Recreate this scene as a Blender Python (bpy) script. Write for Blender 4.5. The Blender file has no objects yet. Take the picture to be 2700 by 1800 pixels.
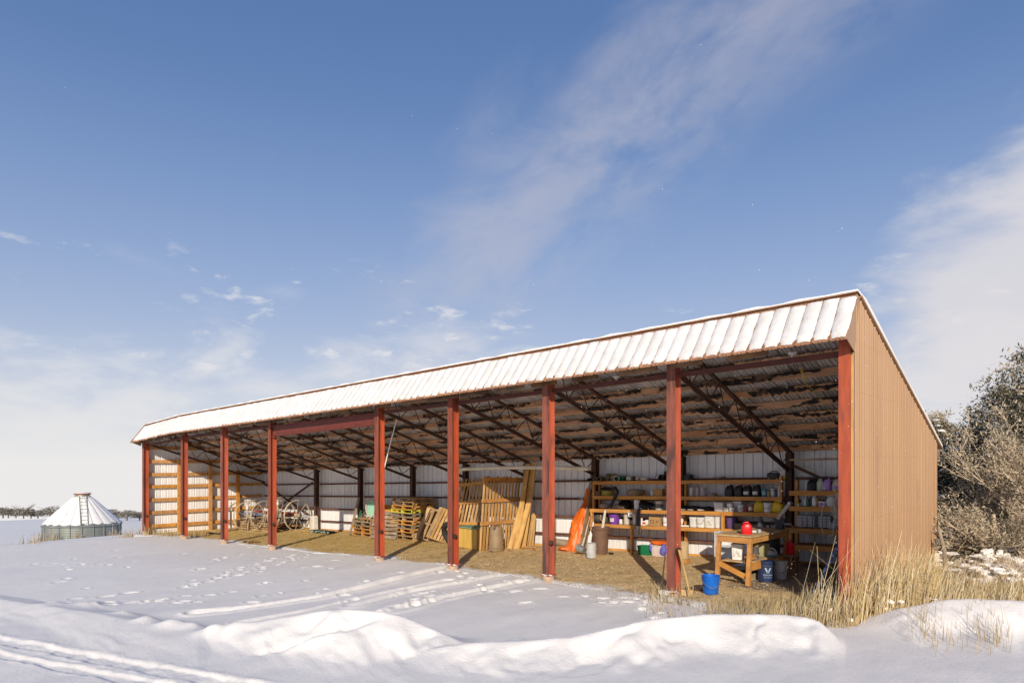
import bpy, math, random
import numpy as np
from mathutils import Vector, Matrix, Euler

R_ = math.radians
scene = bpy.context.scene
COL = scene.collection

# ---------------------------------------------------------------- camera
CAM_Z = 2.2
YAW = R_(132.5)                       # compass direction the camera looks along
cam_data = bpy.data.cameras.new('camera')
cam_data.lens = 24.0
cam_data.sensor_width = 36.0
cam_data.sensor_fit = 'HORIZONTAL'
cam_data.shift_y = 0.117
cam_data.clip_start = 0.05
cam_data.clip_end = 5000
cam = bpy.data.objects.new('camera', cam_data)
cam.location = (0, 0, CAM_Z)
cam.rotation_euler = (R_(90), 0, YAW - R_(90))
COL.objects.link(cam)
scene.camera = cam

# ---------------------------------------------------------------- exposure
vs = scene.view_settings
vs.view_transform = 'Standard'
vs.look = 'None'
vs.exposure = 0.32
vs.gamma = 1.0
vs.use_curve_mapping = False
scene.cycles.diffuse_bounces = 7
scene.cycles.max_bounces = 14

# ---------------------------------------------------------------- sun
SUN_EL = R_(23.0)
SUN_TRAVEL = R_(128.6)                # direction the light travels to
sun_data = bpy.data.lights.new('sun', 'SUN')
sun_data.energy = 3.6
sun_data.angle = R_(0.5)
sun_data.color = (1.0, 0.88, 0.715)
sun = bpy.data.objects.new('sun', sun_data)
ldir = Vector((math.cos(SUN_TRAVEL) * math.cos(SUN_EL), math.sin(SUN_TRAVEL) * math.cos(SUN_EL), -math.sin(SUN_EL)))
sun.rotation_euler = ldir.to_track_quat('-Z', 'Y').to_euler()
sun.location = (10, -12, 12)
COL.objects.link(sun)

# ---------------------------------------------------------------- sky
world = bpy.data.worlds.new('World')
scene.world = world
world.use_nodes = True
wt = world.node_tree
wt.nodes.clear()


class NT:
    """small helper around a node tree"""
    def __init__(self, t):
        self.t = t

    def n(self, kind, **kw):
        nd = self.t.nodes.new(kind)
        for k, v in kw.items():
            setattr(nd, k, v)
        return nd

    def put(self, nd, i, v):
        if v is None:
            return
        if hasattr(v, 'is_output') or isinstance(v, bpy.types.NodeSocket):
            self.t.links.new(v, nd.inputs[i])
        else:
            nd.inputs[i].default_value = v

    def m(self, op, a, b=None, c=None, clamp=False):
        nd = self.n('ShaderNodeMath', operation=op, use_clamp=clamp)
        self.put(nd, 0, a); self.put(nd, 1, b); self.put(nd, 2, c)
        return nd.outputs[0]

    def vm(self, op, a, b=None):
        nd = self.n('ShaderNodeVectorMath', operation=op)
        self.put(nd, 0, a); self.put(nd, 1, b)
        return nd.outputs['Value'] if op in ('DOT_PRODUCT', 'LENGTH') else nd.outputs[0]

    def ramp(self, v, lo, hi, olo=0.0, ohi=1.0, kind='SMOOTHSTEP'):
        nd = self.n('ShaderNodeMapRange', interpolation_type=kind, clamp=True)
        self.put(nd, 0, v); self.put(nd, 1, lo); self.put(nd, 2, hi); self.put(nd, 3, olo); self.put(nd, 4, ohi)
        return nd.outputs[0]

    def noise(self, vec, scale, detail=4, rough=0.55, dist=0.0):
        nd = self.n('ShaderNodeTexNoise')
        self.put(nd, 'Vector', vec); self.put(nd, 'Scale', scale); self.put(nd, 'Detail', detail)
        self.put(nd, 'Roughness', rough); self.put(nd, 'Distortion', dist)
        return nd.outputs['Fac'] if 'Fac' in nd.outputs else nd.outputs[0]

    def mix(self, f, a, b, blend='MIX'):
        nd = self.n('ShaderNodeMix', data_type='RGBA', blend_type=blend)
        self.put(nd, 0, f)
        for i, v in ((6, a), (7, b)):
            if isinstance(v, (tuple, list)):
                nd.inputs[i].default_value = (*v[:3], 1)
            else:
                self.t.links.new(v, nd.inputs[i])
        return nd.outputs[2]


W = NT(wt)
wout = W.n('ShaderNodeOutputWorld')
bg = W.n('ShaderNodeBackground')
SKY_STRENGTH = 0.12
bg.inputs[1].default_value = SKY_STRENGTH
sky = W.n('ShaderNodeTexSky', sky_type='NISHITA')
sky.sun_disc = False
sky.sun_elevation = SUN_EL
sky.sun_rotation = R_(141.4)
sky.altitude = 2000
sky.air_density = 1.0
sky.dust_density = 0.6
sky.ozone_density = 1.6
tc = W.n('ShaderNodeTexCoord')
dirv = tc.outputs['Generated']
sep = W.n('ShaderNodeSeparateXYZ'); wt.links.new(dirv, sep.inputs[0])
el = sep.outputs[2]
K = 1.0 / SKY_STRENGTH                # cloud radiance is given as seen


def seen(c):
    return tuple(K * x for x in c)


FWD = Vector((math.cos(YAW), math.sin(YAW), 0))
RGT = Vector((math.sin(YAW), -math.cos(YAW), 0))


def ray(u, v):
    """direction of a sight line, from image measurements of the photograph (2700 x 1800)"""
    return FWD + RGT * ((u - 1350) / 1800) + Vector((0, 0, (1216 - v) / 1800))


# pale winter haze that thickens towards the horizon
tint = W.mix(0.75, sky.outputs[0], seen((0.078, 0.152, 0.345)))
hz = W.m('POWER', W.m('SUBTRACT', 1.0, W.m('DIVIDE', W.m('MAXIMUM', el, 0.0), 0.60), clamp=True), 3.9)
tint = W.mix(W.m('MULTIPLY', W.ramp(el, 0.56, 0.20), 0.55), tint, seen((0.24, 0.345, 0.56)))
c1 = W.mix(hz, tint, seen((0.665, 0.66, 0.655)))
# broken low cloud
warp = W.n('ShaderNodeMapping'); wt.links.new(dirv, warp.inputs[0]); warp.inputs['Scale'].default_value = (1.0, 1.0, 2.6)
n1 = W.noise(warp.outputs[0], 5.5, 8, 0.58, 0.3)
band = W.m('MULTIPLY', W.ramp(el, 0.31, 0.10), 1.0)
thr = W.ramp(el, 0.04, 0.30, 0.36, 0.66)
puff = W.m('MULTIPLY', W.ramp(W.m('SUBTRACT', n1, thr), -0.04, 0.20), band)
c2 = W.mix(W.m('MULTIPLY', puff, 0.55), c1, seen((0.68, 0.66, 0.645)))
n4 = W.noise(warp.outputs[0], 19.0, 6, 0.55, 0.2)
small = W.m('MULTIPLY', W.m('MULTIPLY', W.ramp(n4, 0.56, 0.68), W.ramp(n1, 0.46, 0.60)), W.m('MULTIPLY', W.ramp(el, 0.30, 0.22), W.ramp(el, 0.08, 0.14)))
c2 = W.mix(W.m('MULTIPLY', small, 0.55), c2, seen((0.70, 0.68, 0.67)))
# torn streak of high cloud leaning to the right
a_, b_ = ray(1330, 640).normalized(), ray(2130, -60).normalized()
nrm = a_.cross(b_).normalized()
along = (b_ - a_).normalized()
mid = ((a_ + b_) / 2).normalized()
dv = W.vm('DOT_PRODUCT', dirv, tuple(nrm))
du = W.m('SUBTRACT', W.vm('DOT_PRODUCT', dirv, tuple(along)), float(mid.dot(along)))
sc = W.n('ShaderNodeCombineXYZ')
wt.links.new(W.m('MULTIPLY', du, 0.55), sc.inputs[0]); wt.links.new(dv, sc.inputs[1]); wt.links.new(W.m('MULTIPLY', el, 0.6), sc.inputs[2])
n2 = W.noise(sc.outputs[0], 7.0, 7, 0.56, 0.55)
n3 = W.noise(sc.outputs[0], 22.0, 5, 0.6, 0.2)
wob = W.m('ADD', dv, W.m('MULTIPLY', W.m('SUBTRACT', n2, 0.5), 0.22))
core = W.ramp(W.m('ABSOLUTE', wob), 0.15, 0.0)
ends = W.ramp(W.m('ABSOLUTE', du), 0.50, 0.22)
strk = W.m('MULTIPLY', W.m('MULTIPLY', core, ends), W.ramp(W.m('ADD', W.m('MULTIPLY', n2, 0.7), W.m('MULTIPLY', n3, 0.3)), 0.34, 0.62))
c3 = W.mix(W.m('MULTIPLY', strk, 0.5), c2, seen((0.45, 0.44, 0.495)))
# soft bank of cloud on the right
r_ = ray(2950, 820).normalized()
dr = W.m('ADD', W.vm('DOT_PRODUCT', dirv, tuple(r_)), W.m('MULTIPLY', W.m('SUBTRACT', n1, 0.5), 0.05))
c4 = W.mix(W.m('MULTIPLY', W.ramp(dr, 0.968, 0.990), 0.80), c3, seen((0.61, 0.585, 0.595)))
wt.links.new(c4, bg.inputs[0])
wt.links.new(bg.outputs[0], wout.inputs[0])

# ---------------------------------------------------------------- lay of the land
SLOPE = 0.0289                        # the site falls to the left along the shed


def gz(x):
    return SLOPE * (x + 7.0)


FLOOR = -0.085                        # shed floor, relative to gz


def fz(x):
    return gz(x) + FLOOR


def at(u, v, Y):
    """point of a sight line on the vertical plane y = Y"""
    d = ray(u, v)
    t = Y / d.y
    return Vector((d.x * t, d.y * t, CAM_Z + d.z * t))


def xat(u, Y):
    return at(u, 1300, Y).x


def onfloor(u, v, off=FLOOR):
    d = ray(u, v)
    t = (SLOPE * 7.0 + off - CAM_Z) / (d.z - SLOPE * d.x)
    return Vector((d.x * t, d.y * t, CAM_Z + d.z * t))


# ---------------------------------------------------------------- mesh helpers
class MB:
    def __init__(self):
        self.v, self.f, self.m = [], [], []

    def add(self, vs_, fs, mi=0):
        o = len(self.v)
        self.v += [tuple(p) for p in vs_]
        for f in fs:
            self.f.append(tuple(i + o for i in f)); self.m.append(mi)
        return self

    def box(self, c, s, rot=None, mi=0):
        hx, hy, hz_ = s[0] / 2, s[1] / 2, s[2] / 2
        pts = [Vector((x, y, z)) for z in (-hz_, hz_) for y in (-hy, hy) for x in (-hx, hx)]
        if rot is not None:
            pts = [rot @ p for p in pts]
        c = Vector(c)
        pts = [p + c for p in pts]
        return self.add(pts, [(0, 2, 3, 1), (4, 5, 7, 6), (0, 1, 5, 4), (2, 6, 7, 3), (0, 4, 6, 2), (1, 3, 7, 5)], mi)

    def beam(self, p0, p1, w, h, up=(0, 0, 1), mi=0):
        """bar of section w (sideways) x h (along up) from p0 to p1"""
        p0, p1 = Vector(p0), Vector(p1)
        d = (p1 - p0).normalized()
        up = Vector(up)
        s = d.cross(up)
        if s.length < 1e-4:
            s = d.cross(Vector((1, 0, 0)))
        s.normalize()
        t = s.cross(d).normalized()
        pts = [p + s * (a * w / 2) + t * (b * h / 2) for p in (p0, p1) for a, b in ((-1, -1), (1, -1), (1, 1), (-1, 1))]
        return self.add(pts, [(0, 1, 2, 3), (7, 6, 5, 4), (0, 4, 5, 1), (1, 5, 6, 2), (2, 6, 7, 3), (3, 7, 4, 0)], mi)

    def tube(self, pts, r, n=8, mi=0, caps=True):
        pts = [Vector(p) for p in pts]
        rs = r if isinstance(r, (list, tuple)) else [r] * len(pts)
        o = len(self.v)
        prev = None
        for i, p in enumerate(pts):
            d = (pts[min(i + 1, len(pts) - 1)] - pts[max(i - 1, 0)]).normalized()
            if prev is None:
                a = d.cross(Vector((0, 0, 1)))
                if a.length < 1e-3:
                    a = d.cross(Vector((1, 0, 0)))
            else:
                a = prev - d * prev.dot(d)
            a.normalize(); prev = a
            b = d.cross(a)
            for k in range(n):
                t = 2 * math.pi * k / n
                self.v.append(tuple(p + (a * math.cos(t) + b * math.sin(t)) * rs[i]))
        for i in range(len(pts) - 1):
            for k in range(n):
                k2 = (k + 1) % n
                self.f.append((o + i * n + k, o + i * n + k2, o + (i + 1) * n + k2, o + (i + 1) * n + k)); self.m.append(mi)
        if caps:
            self.f.append(tuple(o + k for k in reversed(range(n)))); self.m.append(mi)
            e = o + (len(pts) - 1) * n
            self.f.append(tuple(e + k for k in range(n))); self.m.append(mi)
        return self

    def lathe(self, prof, n=20, loc=(0, 0, 0), rot=None, mi=0):
        o = len(self.v)
        loc = Vector(loc)
        for r, z in prof:
            for k in range(n):
                t = 2 * math.pi * k / n
                p = Vector((r * math.cos(t), r * math.sin(t), z))
                if rot is not None:
                    p = rot @ p
                self.v.append(tuple(p + loc))
        for i in range(len(prof) - 1):
            for k in range(n):
                k2 = (k + 1) % n
                self.f.append((o + i * n + k, o + i * n + k2, o + (i + 1) * n + k2, o + (i + 1) * n + k)); self.m.append(mi)
        return self

    def loft(self, secs, n=24, loc=(0, 0, 0), rot=None, mi=0, p=5.0, caps=True):
        """rounded rectangles (z, half x, half y[, dx, dy]) skinned upwards"""
        o = len(self.v)
        loc = Vector(loc)
        for s in secs:
            z, hx, hy = s[:3]
            dx, dy = (s[3], s[4]) if len(s) > 3 else (0, 0)
            for k in range(n):
                t = 2 * math.pi * (k + 0.5) / n
                c, q = math.cos(t), math.sin(t)
                m_ = (abs(c) ** p + abs(q) ** p) ** (-1 / p)
                pt = Vector((dx + hx * c * m_, dy + hy * q * m_, z))
                if rot is not None:
                    pt = rot @ pt
                self.v.append(tuple(pt + loc))
        for i in range(len(secs) - 1):
            for k in range(n):
                k2 = (k + 1) % n
                self.f.append((o + i * n + k, o + i * n + k2, o + (i + 1) * n + k2, o + (i + 1) * n + k)); self.m.append(mi)
        if caps:
            self.f.append(tuple(o + k for k in reversed(range(n)))); self.m.append(mi)
            e = o + (len(secs) - 1) * n
            self.f.append(tuple(e + k for k in range(n))); self.m.append(mi)
        return self

    def torus(self, R, r, c=(0, 0, 0), rot=None, n=32, k=8, mi=0, squash=1.0):
        o = len(self.v)
        c = Vector(c)
        for i in range(n):
            a = 2 * math.pi * i / n
            for j in range(k):
                b = 2 * math.pi * j / k
                p = Vector(((R + r * math.cos(b)) * math.cos(a), (R + r * math.cos(b)) * math.sin(a), r * squash * math.sin(b)))
                if rot is not None:
                    p = rot @ p
                self.v.append(tuple(p + c))
        for i in range(n):
            for j in range(k):
                i2, j2 = (i + 1) % n, (j + 1) % k
                self.f.append((o + i * k + j, o + i2 * k + j, o + i2 * k + j2, o + i * k + j2)); self.m.append(mi)
        return self

    def blob(self, c, r, rot=None, seed=0, amp=0.25, n=12, k=8, mi=0, flat=None):
        rnd = random.Random(seed)
        ph = [rnd.uniform(0, 6.28) for _ in range(8)]
        o = len(self.v)
        c = Vector(c)
        for i in range(k + 1):
            th = math.pi * i / k
            for j in range(n):
                f = 2 * math.pi * j / n
                w = 1 + amp * (math.sin(2 * f + ph[0] + 2 * th) * .5 + math.sin(3 * f + ph[1] - 3 * th) * .35 + math.sin(5 * f + ph[2] + 4 * th) * .25) * math.sin(th)
                p = Vector((r[0] * w * math.sin(th) * math.cos(f), r[1] * w * math.sin(th) * math.sin(f), r[2] * w * math.cos(th)))
                if flat is not None:
                    p.z = max(p.z, flat)
                if rot is not None:
                    p = rot @ p
                self.v.append(tuple(p + c))
        for i in range(k):
            for j in range(n):
                j2 = (j + 1) % n
                self.f.append((o + i * n + j, o + (i + 1) * n + j, o + (i + 1) * n + j2, o + i * n + j2)); self.m.append(mi)
        return self

    def mesh(self, name, mats, smooth=False):
        me = bpy.data.meshes.new(name)
        me.from_pydata(self.v, [], self.f)
        if not isinstance(mats, (list, tuple)):
            mats = [mats]
        for m_ in mats:
            me.materials.append(m_)
        if len(mats) > 1:
            me.polygons.foreach_set('material_index', self.m)
        if smooth:
            me.polygons.foreach_set('use_smooth', [True] * len(me.polygons))
            try:
                me.set_sharp_from_angle(angle=R_(40))
            except Exception:
                pass
        me.update()
        return me

    def build(self, name, mats, parent=None, smooth=False, loc=None, world=False):
        return link(name, self.mesh(name, mats, smooth), parent, loc, world)


WLOC = {}


def link(name, me, parent=None, loc=None, world=False):
    """add an object; with world=True its coordinates are given in place and the parent's offset is undone"""
    o = bpy.data.objects.new(name, me)
    COL.objects.link(o)
    if loc is not None:
        o.location = loc
    if parent is not None:
        o.parent = parent
        if world:
            o.matrix_parent_inverse = Matrix.Translation(-WLOC.get(parent.name, Vector(parent.location)))
    WLOC[o.name] = Vector(o.location)
    return o


def tag(o, label, cat, group=None, kind=None):
    o['label'] = label
    o['category'] = cat
    if group:
        o['group'] = group
    if kind:
        o['kind'] = kind
    return o


def thing(name, label, cat, loc=(0, 0, 0), rotz=0.0, group=None):
    o = bpy.data.objects.new(name, None)
    o.empty_display_size = 0.1
    COL.objects.link(o)
    o.location = loc
    o.rotation_euler = (0, 0, rotz)
    return tag(o, label, cat, group)


def structure(o):
    o['kind'] = 'structure'
    return o


def copy_tree(o, parent=None):
    c = o.copy()
    COL.objects.link(c)
    c.parent = parent
    for ch in list(o.children):
        copy_tree(ch, c)
    return c


# ---------------------------------------------------------------- materials
MATS = {}


def pm(name, c1, c2=None, scale=6.0, lo=0.35, hi=0.65, rough=0.7, metal=0.0, bump=0.0, bscale=None, stretch=(1, 1, 1), rand=0.0, detail=4, spec=0.4, c3=None, c3scale=2.0, c3lo=0.55, c3hi=0.7, world_co=False, trans=0.0):
    """procedural material: two colours mixed by noise, a third in patches, per-object variation, fine relief"""
    if name in MATS:
        return MATS[name]
    m_ = bpy.data.materials.new(name)
    m_.use_nodes = True
    t = NT(m_.node_tree)
    b = m_.node_tree.nodes['Principled BSDF']
    b.inputs['Roughness'].default_value = rough
    b.inputs['Metallic'].default_value = metal
    b.inputs['Specular IOR Level'].default_value = spec
    if trans:
        b.inputs['Transmission Weight'].default_value = trans
    if world_co:
        co = t.n('ShaderNodeNewGeometry').outputs['Position']
    else:
        co = t.n('ShaderNodeTexCoord').outputs['Object']
    mp = t.n('ShaderNodeMapping')
    m_.node_tree.links.new(co, mp.inputs[0])
    mp.inputs['Scale'].default_value = stretch
    oi = t.n('ShaderNodeObjectInfo')
    if rand:
        off = t.n('ShaderNodeCombineXYZ')
        for i in range(3):
            m_.node_tree.links.new(t.m('MULTIPLY', oi.outputs['Random'], 37.0 + 11 * i), off.inputs[i])
        m_.node_tree.links.new(off.outputs[0], mp.inputs['Location'])
    vec = mp.outputs[0]
    if c2 is None:
        c2 = tuple(x * 0.82 for x in c1)
    n_ = t.noise(vec, scale, detail)
    col = t.mix(t.ramp(n_, lo, hi), c1, c2)
    if c3 is not None:
        col = t.mix(t.ramp(t.noise(vec, c3scale, 5), c3lo, c3hi), col, c3)
    if rand:
        hs = t.n('ShaderNodeHueSaturation')
        t.put(hs, 'Value', t.ramp(oi.outputs['Random'], 0, 1, 1 - rand, 1 + rand, 'LINEAR'))
        t.put(hs, 'Saturation', t.ramp(t.m('FRACT', t.m('MULTIPLY', oi.outputs['Random'], 7.3)), 0, 1, 1 - rand * .6, 1 + rand * .3, 'LINEAR'))
        t.put(hs, 'Color', col)
        col = hs.outputs[0]
    m_.node_tree.links.new(col, b.inputs['Base Color'])
    if bump:
        bn = t.n('ShaderNodeBump')
        bn.inputs['Strength'].default_value = bump
        bn.inputs['Distance'].default_value = 0.02
        m_.node_tree.links.new(t.noise(vec, bscale or scale * 3, 4), bn.inputs['Height'])
        m_.node_tree.links.new(bn.outputs[0], b.inputs['Normal'])
    MATS[name] = m_
    return m_


M_RED = pm('red_oxide_steel', (0.47, 0.098, 0.040), (0.37, 0.078, 0.038), 5, rough=0.62, stretch=(3, 3, .5), c3=(0.20, 0.062, 0.04), c3scale=2.2, c3lo=0.49, c3hi=0.72, bump=.15, bscale=40, rand=.10)
M_REDRUST = pm('rusted_red_flange', (0.27, 0.075, 0.042), (0.20, 0.055, 0.035), 5, rough=0.75, stretch=(3, 3, .5), c3=(0.085, 0.038, 0.03), c3scale=2.6, c3lo=0.52, c3hi=0.68, bump=.2, bscale=40, rand=.10)
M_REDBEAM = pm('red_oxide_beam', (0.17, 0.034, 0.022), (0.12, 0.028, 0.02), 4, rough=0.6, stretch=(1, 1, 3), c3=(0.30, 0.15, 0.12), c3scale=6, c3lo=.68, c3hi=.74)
M_RUST = pm('rusty_truss_steel', (0.060, 0.030, 0.020), (0.10, 0.045, 0.028), 9, rough=0.75, rand=.15)
M_GIRT = pm('rusty_girt_steel', (0.16, 0.065, 0.038), (0.09, 0.04, 0.028), 5, rough=.7, stretch=(1, 1, 1), rand=.15)
M_CONC = pm('footing_concrete', (0.52, 0.38, 0.27), (0.40, 0.28, 0.20), 12, rough=.9, bump=.5)
M_BROWN = pm('brown_painted_sheet', (0.405, 0.245, 0.130), (0.37, 0.218, 0.113), 1.3, rough=0.45, stretch=(1, 1, .25), rand=.035, spec=.5, c3=(0.315, 0.182, 0.10), c3scale=1.6, c3lo=.58, c3hi=.8, bump=.05, bscale=5)
M_BROWN_EDGE = pm('brown_trim', (0.36, 0.175, 0.085), (0.25, 0.115, 0.06), 5, rough=0.55, rand=.08)
M_WHITE_IN = pm('white_lined_sheet', (0.80, 0.80, 0.80), (0.73, 0.73, 0.735), 3, rough=.45, stretch=(2, 2, .4), rand=.06, c3=(0.52, 0.50, 0.48), c3scale=4, c3lo=.62, c3hi=.8)
M_ROOF_IN = pm('roof_sheet_inside', (0.55, 0.52, 0.49), (0.38, 0.355, 0.335), 4, rough=.45, metal=.0, rand=.12, c3=(0.20, 0.17, 0.15), c3scale=1.2, c3lo=.55, c3hi=.7)
M_PURLIN = pm('stained_purlin_wood', (0.66, 0.37, 0.20), (0.50, 0.265, 0.14), 4, rough=.85, stretch=(.5, 2, 2), rand=.15, c3=(0.03, 0.022, 0.018), c3scale=3.2, c3lo=.57, c3hi=.62)
M_TORN = pm('torn_black_paper', (0.020, 0.016, 0.014), (0.12, 0.07, 0.045), 5, .5, .62, rough=.9)
M_TORN2 = pm('torn_brown_paper', (0.58, 0.34, 0.19), (0.40, 0.22, 0.12), 4, rough=.9, rand=.2)
M_AMBER = pm('amber_lumber', (0.62, 0.31, 0.075), (0.45, 0.205, 0.05), 3, rough=.7, rand=.14, stretch=(1, 3, 3), c3=(0.30, 0.13, 0.04), c3scale=4, c3lo=.60, c3hi=.72)
M_SHELF = pm('shelf_lumber', (0.56, 0.27, 0.065), (0.44, 0.195, 0.05), 3, rough=.7, rand=.12, stretch=(.6, 3, 3), c3=(0.28, 0.12, 0.04), c3scale=5, c3lo=.62, c3hi=.74)
M_PALLET = pm('pallet_wood', (0.47, 0.29, 0.12), (0.34, 0.195, 0.08), 4, rough=.85, rand=.30, stretch=(1, 3, 3), c3=(0.24, 0.17, 0.11), c3scale=3, c3lo=.55, c3hi=.72)
M_PALLET_OR = pm('orange_pallet_wood', (0.60, 0.31, 0.06), (0.48, 0.22, 0.045), 4, rough=.8, rand=.2)
M_YELLOW = pm('yellow_painted_wood', (0.66, 0.62, 0.05), (0.55, 0.50, 0.06), 6, rough=.7)
M_SLAT = pm('slat_wood', (0.58, 0.355, 0.13), (0.45, 0.25, 0.085), 4, rough=.8, rand=.22, stretch=(3, 3, .6))
M_PLANK = pm('plank_wood', (0.62, 0.40, 0.15), (0.50, 0.29, 0.10), 3, rough=.8, rand=.18, stretch=(3, 3, .5))
M_GREYWOOD = pm('weathered_wood', (0.33, 0.26, 0.18), (0.22, 0.165, 0.11), 5, rough=.9, rand=.25)
M_DARKWOOD = pm('dark_lumber', (0.26, 0.14, 0.065), (0.15, 0.08, 0.04), 4, rough=.85, rand=.3)
M_GALV = pm('galvanised_steel', (0.40, 0.42, 0.40), (0.30, 0.32, 0.31), 8, rough=.42, metal=.55, rand=.08)
M_STEEL = pm('bare_steel', (0.45, 0.45, 0.46), (0.33, 0.33, 0.34), 10, rough=.35, metal=.8)
M_BLACK = pm('black_plastic', (0.012, 0.012, 0.013), (0.022, 0.022, 0.023), 8, rough=.45)
M_RUBBER = pm('black_rubber', (0.020, 0.019, 0.018), (0.035, 0.032, 0.03), 10, rough=.8)
M_WHEEL = pm('pale_wheel_paint', (0.52, 0.45, 0.33), (0.36, 0.29, 0.20), 6, rough=.7, rand=.12)
M_CREAM = pm('cream_plastic_pipe', (0.72, 0.66, 0.52), (0.62, 0.55, 0.42), 4, rough=.5)
M_WHITEP = pm('white_plastic', (0.78, 0.78, 0.76), (0.70, 0.70, 0.68), 5, rough=.4, rand=.06)
M_CARD = pm('cardboard', (0.46, 0.27, 0.11), (0.38, 0.22, 0.09), 6, rough=.85, rand=.1)
M_TAN = pm('tan_canvas', (0.36, 0.27, 0.17), (0.25, 0.18, 0.11), 8, rough=.9, bump=.4)
M_ROPE = pm('pale_rope', (0.55, 0.50, 0.41), (0.42, 0.38, 0.30), 30, rough=.9)


def plast(name, c, rough=.4, c2=None, rand=0.0):
    return pm(name, c, c2, 5, rough=rough, rand=rand)

# ================================================================ terrain
def vnoise(x, y, seed=0):
    xi, yi = np.floor(x).astype(np.int64), np.floor(y).astype(np.int64)
    xf, yf = x - xi, y - yi

    def h(a, b):
        n = (a * 374761393 + b * 668265263 + seed * 1274126177) & 0xffffffff
        n = ((n ^ (n >> 13)) * 1274126177) & 0xffffffff
        return ((n ^ (n >> 16)) & 0xffff) / 65535.0
    s, t = xf * xf * xf * (xf * (xf * 6 - 15) + 10), yf * yf * yf * (yf * (yf * 6 - 15) + 10)
    a, b, c, d = h(xi, yi), h(xi + 1, yi), h(xi, yi + 1), h(xi + 1, yi + 1)
    return (a + (b - a) * s) * (1 - t) + (c + (d - c) * s) * t - 0.5


def fbm(x, y, octv=4, seed=0, gain=.5):
    r, a = 0, 1
    for i in range(octv):
        r = r + a * vnoise(x * 2 ** i + 17 * i, y * 2 ** i - 9 * i, seed + i)
        a *= gain
    return r


def sstep(x, a, b):
    t = np.clip((x - a) / (b - a), 0, 1)
    return t * t * (3 - 2 * t)


# where the bare floor of the shed meets the snow (front edge, x -> y)
EDGE = sorted([(p.x, p.y) for p in (onfloor(u, v) for u, v in (
    (395, 1409), (486, 1414), (591, 1424), (655, 1434), (718, 1441), (830, 1455), (1001, 1470), (1068, 1481), (1119, 1485), (1165, 1489),
    (1200, 1496), (1300, 1508), (1446, 1535), (1560, 1550), (1640, 1560), (1727, 1580), (1808, 1597), (1880, 1606), (2000, 1622), (2150, 1640), (2240, 1648)))])
EX = np.array([e[0] for e in EDGE]); EY = np.array([e[1] for e in EDGE])


def edge_y(x):
    return np.interp(x, EX, EY)


def ground_base(x, y):
    z = SLOPE * (x + 7.0) - 0.10
    t = np.maximum(0, -33.0 - x)
    z = z - 0.118 * np.minimum(t, 18) * sstep(t, 0, 6) - 0.036 * np.maximum(t - 18, 0)
    z = z - 0.020 * np.maximum(0, y - 30) * sstep(y, 30, 60)
    return z


def crest(pts):
    u = np.array([p[0] for p in pts], float)
    d = np.array([p[2] for p in pts], float)
    z = np.array([CAM_Z - (p[1] - 1216) * p[2] / 1800 for p in pts])
    return u, d, z


VALLEYS = [(985, 690, .095, .17), (870, 700, .06, .12), (905, 800, -.05, .11), (1130, 1060, .05, .14), (1245, 1230, .04, .20), (1660, 1530, .06, .22), (1800, 1700, .035, .14), (1990, 1960, .03, .07), (2150, 2140, .05, .14), (1420, 1380, .04, .16)]
BERMS = [  # crest line (image u, v, forward distance), width towards / away from the road
    (crest([(-900, 1500, 19), (-400, 1520, 15.5), (-200, 1550, 14), (0, 1580, 12.0), (150, 1603, 11.0), (300, 1628, 10.1), (430, 1648, 9.6), (520, 1662, 9.3), (620, 1688, 9.1), (740, 1722, 8.9), (880, 1770, 8.7)]), 1.4, 1.0, 1.3, .8),
    (crest([(250, 1740, 9.3), (430, 1696, 9.25), (560, 1666, 9.15), (640, 1646, 9.05), (735, 1628, 8.95), (826, 1614, 8.85), (900, 1609, 8.75), (965, 1611, 8.65), (1010, 1615, 8.55), (1060, 1626, 8.50), (1110, 1645, 8.45), (1165, 1670, 8.35), (1215, 1694, 8.25), (1270, 1708, 8.25), (1340, 1722, 8.25), (1400, 1750, 8.25)]), .82, .55, 1.1, .15),
    (crest([(930, 1760, 7.9), (1080, 1726, 7.9), (1180, 1706, 7.85), (1230, 1700, 7.8), (1300, 1697, 7.75), (1410, 1694, 7.75), (1500, 1688, 7.75), (1580, 1674, 7.8), (1640, 1660, 7.9), (1700, 1645, 8.05), (1780, 1634, 8.2), (1900, 1628, 8.35), (2050, 1624, 8.4), (2120, 1630, 8.35), (2165, 1643, 8.25), (2195, 1665, 8.1), (2225, 1705, 7.9), (2265, 1770, 7.75), (2300, 1830, 7.7)]), .80, .5, 1.0, .12),
    (crest([(2090, 1720, 9.3), (2190, 1660, 9.3), (2280, 1630, 9.25), (2380, 1600, 9.1), (2470, 1582, 9.0), (2560, 1575, 8.9), (2700, 1576, 8.8), (2900, 1582, 8.7), (3400, 1600, 8.6)]), .62, .6, 1.2, .42),
]
TRACKS = [  # wheel tracks: image points on the ground, half width, depth
    ([(517, 1612), (672, 1595), (861, 1569), (1033, 1532), (1160, 1503), (1260, 1480)], .16, .05),
    ([(930, 1601), (1090, 1558), (1234, 1535), (1350, 1512), (1430, 1495)], .16, .035),
    ([(1033, 1615), (1205, 1570), (1350, 1540), (1500, 1515)], .16, .04),
    ([(640, 1640), (800, 1612), (1000, 1566), (1180, 1530)], .14, .03),
]
RUTS = [
    ([(-400, 1628), (-200, 1655), (0, 1694), (130, 1714), (280, 1738), (420, 1765), (560, 1790), (800, 1835), (1200, 1930)], .14, .028),
    ([(-400, 1662), (-200, 1692), (0, 1730), (140, 1752), (290, 1780), (420, 1806), (700, 1880)], .10, .022),
]


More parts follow.
